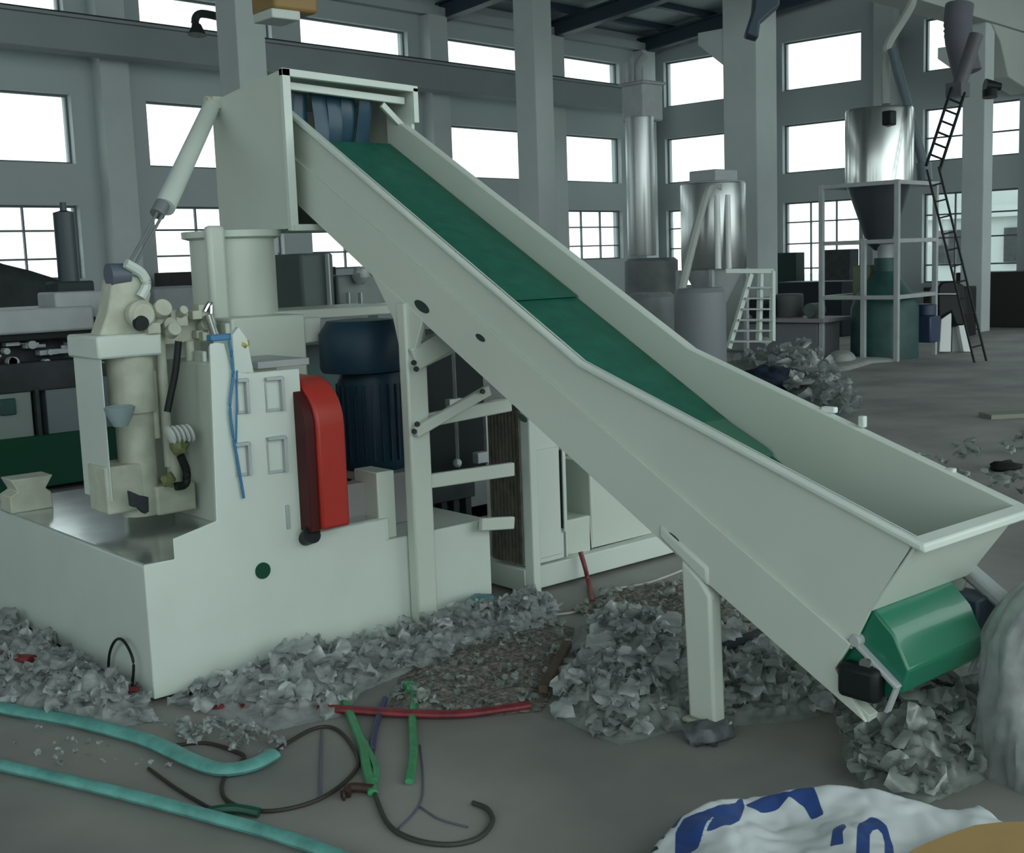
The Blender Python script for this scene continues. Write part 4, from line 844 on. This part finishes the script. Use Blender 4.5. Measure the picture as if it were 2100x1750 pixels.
# cardboard
cz = .15
cp = [on(x, y, 2, cz) for x, y in [(1880, 1738), (1940, 1712), (2000, 1692), (2050, 1686), (2140, 1684), (2200, 1800), (1900, 1850), (1800, 1790)]]
tag(obj('cardboard_sheet', MB().poly(cp, (0, 0, -.012)), CARD, bev=.002), 'brown cardboard sheet lying on the sack in the bottom right corner', 'cardboard')
# teal hoses
def gl(pts, r, z=None): return [Vector((p.x, p.y, (r if z is None else z))) for p in gp(*pts)]
m = MB(); m.tube(gl([(-160, 1410), (0, 1462), (150, 1490), (300, 1530), (400, 1575), (460, 1592), (520, 1582), (560, 1560)], .022), .034, 12, flat=.6)
tag(obj('teal_hose', m, TEAL), 'upper teal flat hose, dusty, ending at the cable loops', 'hose')
m = MB(); m.tube(gl([(-160, 1545), (0, 1583), (150, 1618), (300, 1655), (430, 1690), (540, 1720), (640, 1752), (760, 1800)], .024), .024, 12, flat=.8)
tag(obj('teal_hose', m, TEAL), 'lower teal flat hose running off the bottom edge', 'hose')
# black cables
m = MB(); m.tube(gl([(345, 1535), (420, 1528), (480, 1545), (500, 1560), (460, 1600), (460, 1640), (500, 1662), (560, 1668), (640, 1650), (700, 1615), (735, 1570), (712, 1520), (680, 1496), (640, 1500), (590, 1528), (540, 1560)], .007), .007)
tag(obj('black_cable', m, mat('brown_black_cable', (.045, .04, .035), .5)), 'dark cable laid in a round loop beside the teal hose', 'cable')
m = MB(); m.tube(gl([(305, 1580), (360, 1620), (410, 1650), (435, 1662)], .006)+gl([(490, 1670)], .01), .006)
tag(obj('black_cable', m, mat('brown_black_cable', (.045, .04, .035), .5)), 'short dark cable end crossing between the teal hoses', 'cable')
m = MB(); m.tube(gl([(765, 1540), (762, 1600), (775, 1650), (800, 1700), (850, 1728), (920, 1738), (980, 1725), (1010, 1692), (1000, 1665), (970, 1652)], .008), .008)
tag(obj('black_cable', m, mat('green_black_cable', (.05, .06, .045), .5)), 'dark cable curling below the green straps', 'cable')
m = MB(); m.tube(gl([(790, 1440), (770, 1500), (764, 1545)], .012), .012); tag(obj('blue_cable', m, mat('indigo_cable', (.05, .05, .12), .5)), 'short indigo cable between the two green straps', 'cable')
m = MB(); m.tube(gl([(862, 1530), (868, 1600), (860, 1655), (818, 1702)], .003), .003); m.tube(gl([(860, 1655), (900, 1682), (960, 1699)], .003), .003); tag(obj('thin_wire', m, mat('blue_grey_wire', (.10, .11, .16), .5)), 'thin blue grey wire forked on the floor right of the straps', 'wire')
m = MB(); m.tube(gl([(660, 1500), (658, 1560), (656, 1640)], .004), .004); tag(obj('thin_wire', m, mat('blue_grey_wire', (.10, .11, .16), .5)), 'thin straight blue grey wire inside the cable loop', 'wire')
# green straps
m = MB(); m.tube(gl([(700, 1430), (722, 1480), (745, 1540), (752, 1580), (765, 1635)], .014), .017, 8, flat=.7); m.tube(gl([(748, 1530), (770, 1580), (768, 1610)], .012), .012); tag(obj('green_strap', m, GSTRAP), 'left green plastic strap, kinked, lying beside the cable', 'strap')
m = MB(); m.tube(gl([(838, 1418), (850, 1432), (846, 1480), (848, 1550), (840, 1612)], .014), .015, 8, flat=.7); m.blob(Vector((*(atg(842, 1422).xy), .02)), .028, 3, .4); tag(obj('green_strap', m, GSTRAP), 'right green plastic strap, straight, with knotted upper end', 'strap')
m = MB(); q = atg(727, 1632); m.tube([Vector((q.x-.03, q.y, .01)), Vector((q.x, q.y+.02, .02)), Vector((q.x+.05, q.y-.03, .015))], .016); m.lathe([(.012, 0), (.018, .004), (.018, .01)], Vector((q.x-.035, q.y, .012)), (-1, .3, 0)); tag(obj('cable_plug', m, mat('brown_plug', (.05, .03, .025), .4)), 'small dark brown plug by the end of the left strap', 'plug')
m = MB(); q = atg(482, 1675); m.tube([Vector((q.x-.06, q.y+.05, .02)), Vector((q.x, q.y, .025)), Vector((q.x+.05, q.y-.06, .015))], .016); tag(obj('hose_joint', m, mat('deep_green_plastic', (.01, .07, .045), .4)), 'dark green plastic joint on the lower teal hose', 'joint')
# small white bits
for (x, y, lb) in [(520, 1578, 'small white plastic piece, lower of the two by the cable loop'), (558, 1550, 'small white plastic piece, upper of the two by the cable loop')]:
    q = atg(x, y); tag(obj('plastic_piece', MB().blob((q.x, q.y, .012), .014, x, .4, 10, (1, 1, .8)), WHITE), lb, 'plastic piece')
# red hose and bits
m = MB(); m.tube(gl([(440, 1458), (560, 1462), (700, 1464), (820, 1472), (940, 1474), (1040, 1462), (1085, 1455)], .018), .027, 10, flat=.5); tag(obj('red_hose', m, REDC), 'dull red flat hose lying across the floor before the base', 'hose')
m = MB(); m.tube(gl([(215, 1448), (250, 1440), (285, 1440)], .05), .02, 8, flat=.5); tag(obj('red_rag', m, REDC), 'dull red strip on the film near the base corner', 'strip')
m = MB(); m.tube(gl([(-30, 1370), (20, 1392), (70, 1400)], .10), .03, 8, flat=.5); tag(obj('red_rag', m, REDC), 'dull red strip at the left edge on the film heap', 'strip')
m = MB(); m.tube([on(1190, 1132, 1, 4.41), on(1200, 1165, 1, 4.38), on(1208, 1200, 1, 4.34), Vector((*(atg(1215, 1238).xy), .01))], .012, 8); tag(obj('red_strap', m, REDC), 'dark red strap hanging over the skid to the floor', 'strap')
# white cord
m = MB(); m.tube(gl([(700, 1372), (850, 1362), (930, 1340), (1050, 1292), (1110, 1268), (1180, 1258), (1240, 1235), (1260, 1212), (1330, 1198), (1400, 1172)], .006), .006); tag(obj('twine', m, mat('pink_white_cord', (.5, .46, .44), .6)), 'thin pale cord snaking over the dirt to the conveyor leg', 'cord')
# black loop wire against base end
m = MB(); m.tube([on(222, 1400, 0, KX-.02), on(224, 1345, 0, KX-.02), on(235, 1316, 0, KX-.03), on(250, 1312, 0, KX-.03), on(266, 1335, 0, KX-.03), on(274, 1365, 0, KX-.03), on(270, 1410, 0, KX-.03), on(262, 1440, 0, KX-.04)], .006); tag(obj('wire_loop', m, BLACK), 'upright black wire loop against the left end of the base', 'wire')
# dark bar and wooden stick
m = MB(); a = atg(1485, 1378); b = atg(1600, 1330); m.bar((a.x, a.y, .10), (b.x, b.y, .10), .03, .03); tag(obj('steel_bar', m, DGREY), 'dark steel bar on the film just right of the conveyor leg', 'bar')
m = MB(); a = atg(1115, 1440); b = atg(1165, 1350); m.bar((a.x, a.y, .05), (b.x, b.y, .06), .035, .03); tag(obj('wood_stick', m, WOOD), 'dark wooden stick at the edge of the dirt patch', 'stick')
# crumpled rubble at the leg foot
q = atg(1450, 1515); tag(obj('crumpled_wrap', MB().blob((q.x, q.y, .02), .09, 12, .5, 16, (1, .8, .5), 2.5, .002), mat('slate_wrap', (.16, .18, .19), .5, noise_amt=.6, nscale=14, bump=.4), ang=60), 'slate grey crumpled wrap under the front leg foot', 'wrap')
q = atg(985, 1275); tag(obj('teal_wrapper', MB().blob((q.x, q.y, .10), .07, 5, .4, 12, (1.2, .8, .4)), mat('teal_wrapper_plastic', (.10, .25, .27), .4, noise_amt=.4, nscale=14), ang=50), 'small teal wrapper on the film by the tall posts', 'wrapper')
# floor grate / plank far right
m = MB(); a = atg(2020, 857); b = atg(2160, 850); m.bar((a.x, a.y, .02), (b.x, b.y, .02), .25, .04); tag(obj('floor_plank', m, mat('pale_plank', (.22, .23, .19), .7)), 'pale flat plank on the floor at the right edge', 'plank')
m = MB(); q = atg(2060, 962); m.blob((q.x, q.y, .02), .13, 3, .4, 12, (1.3, .8, .3), 2, .002); tag(obj('dark_rag', m, mat('black_cloth', (.015, .015, .015), .7), ang=60), 'dark rag on the floor beyond the hopper corner', 'rag')
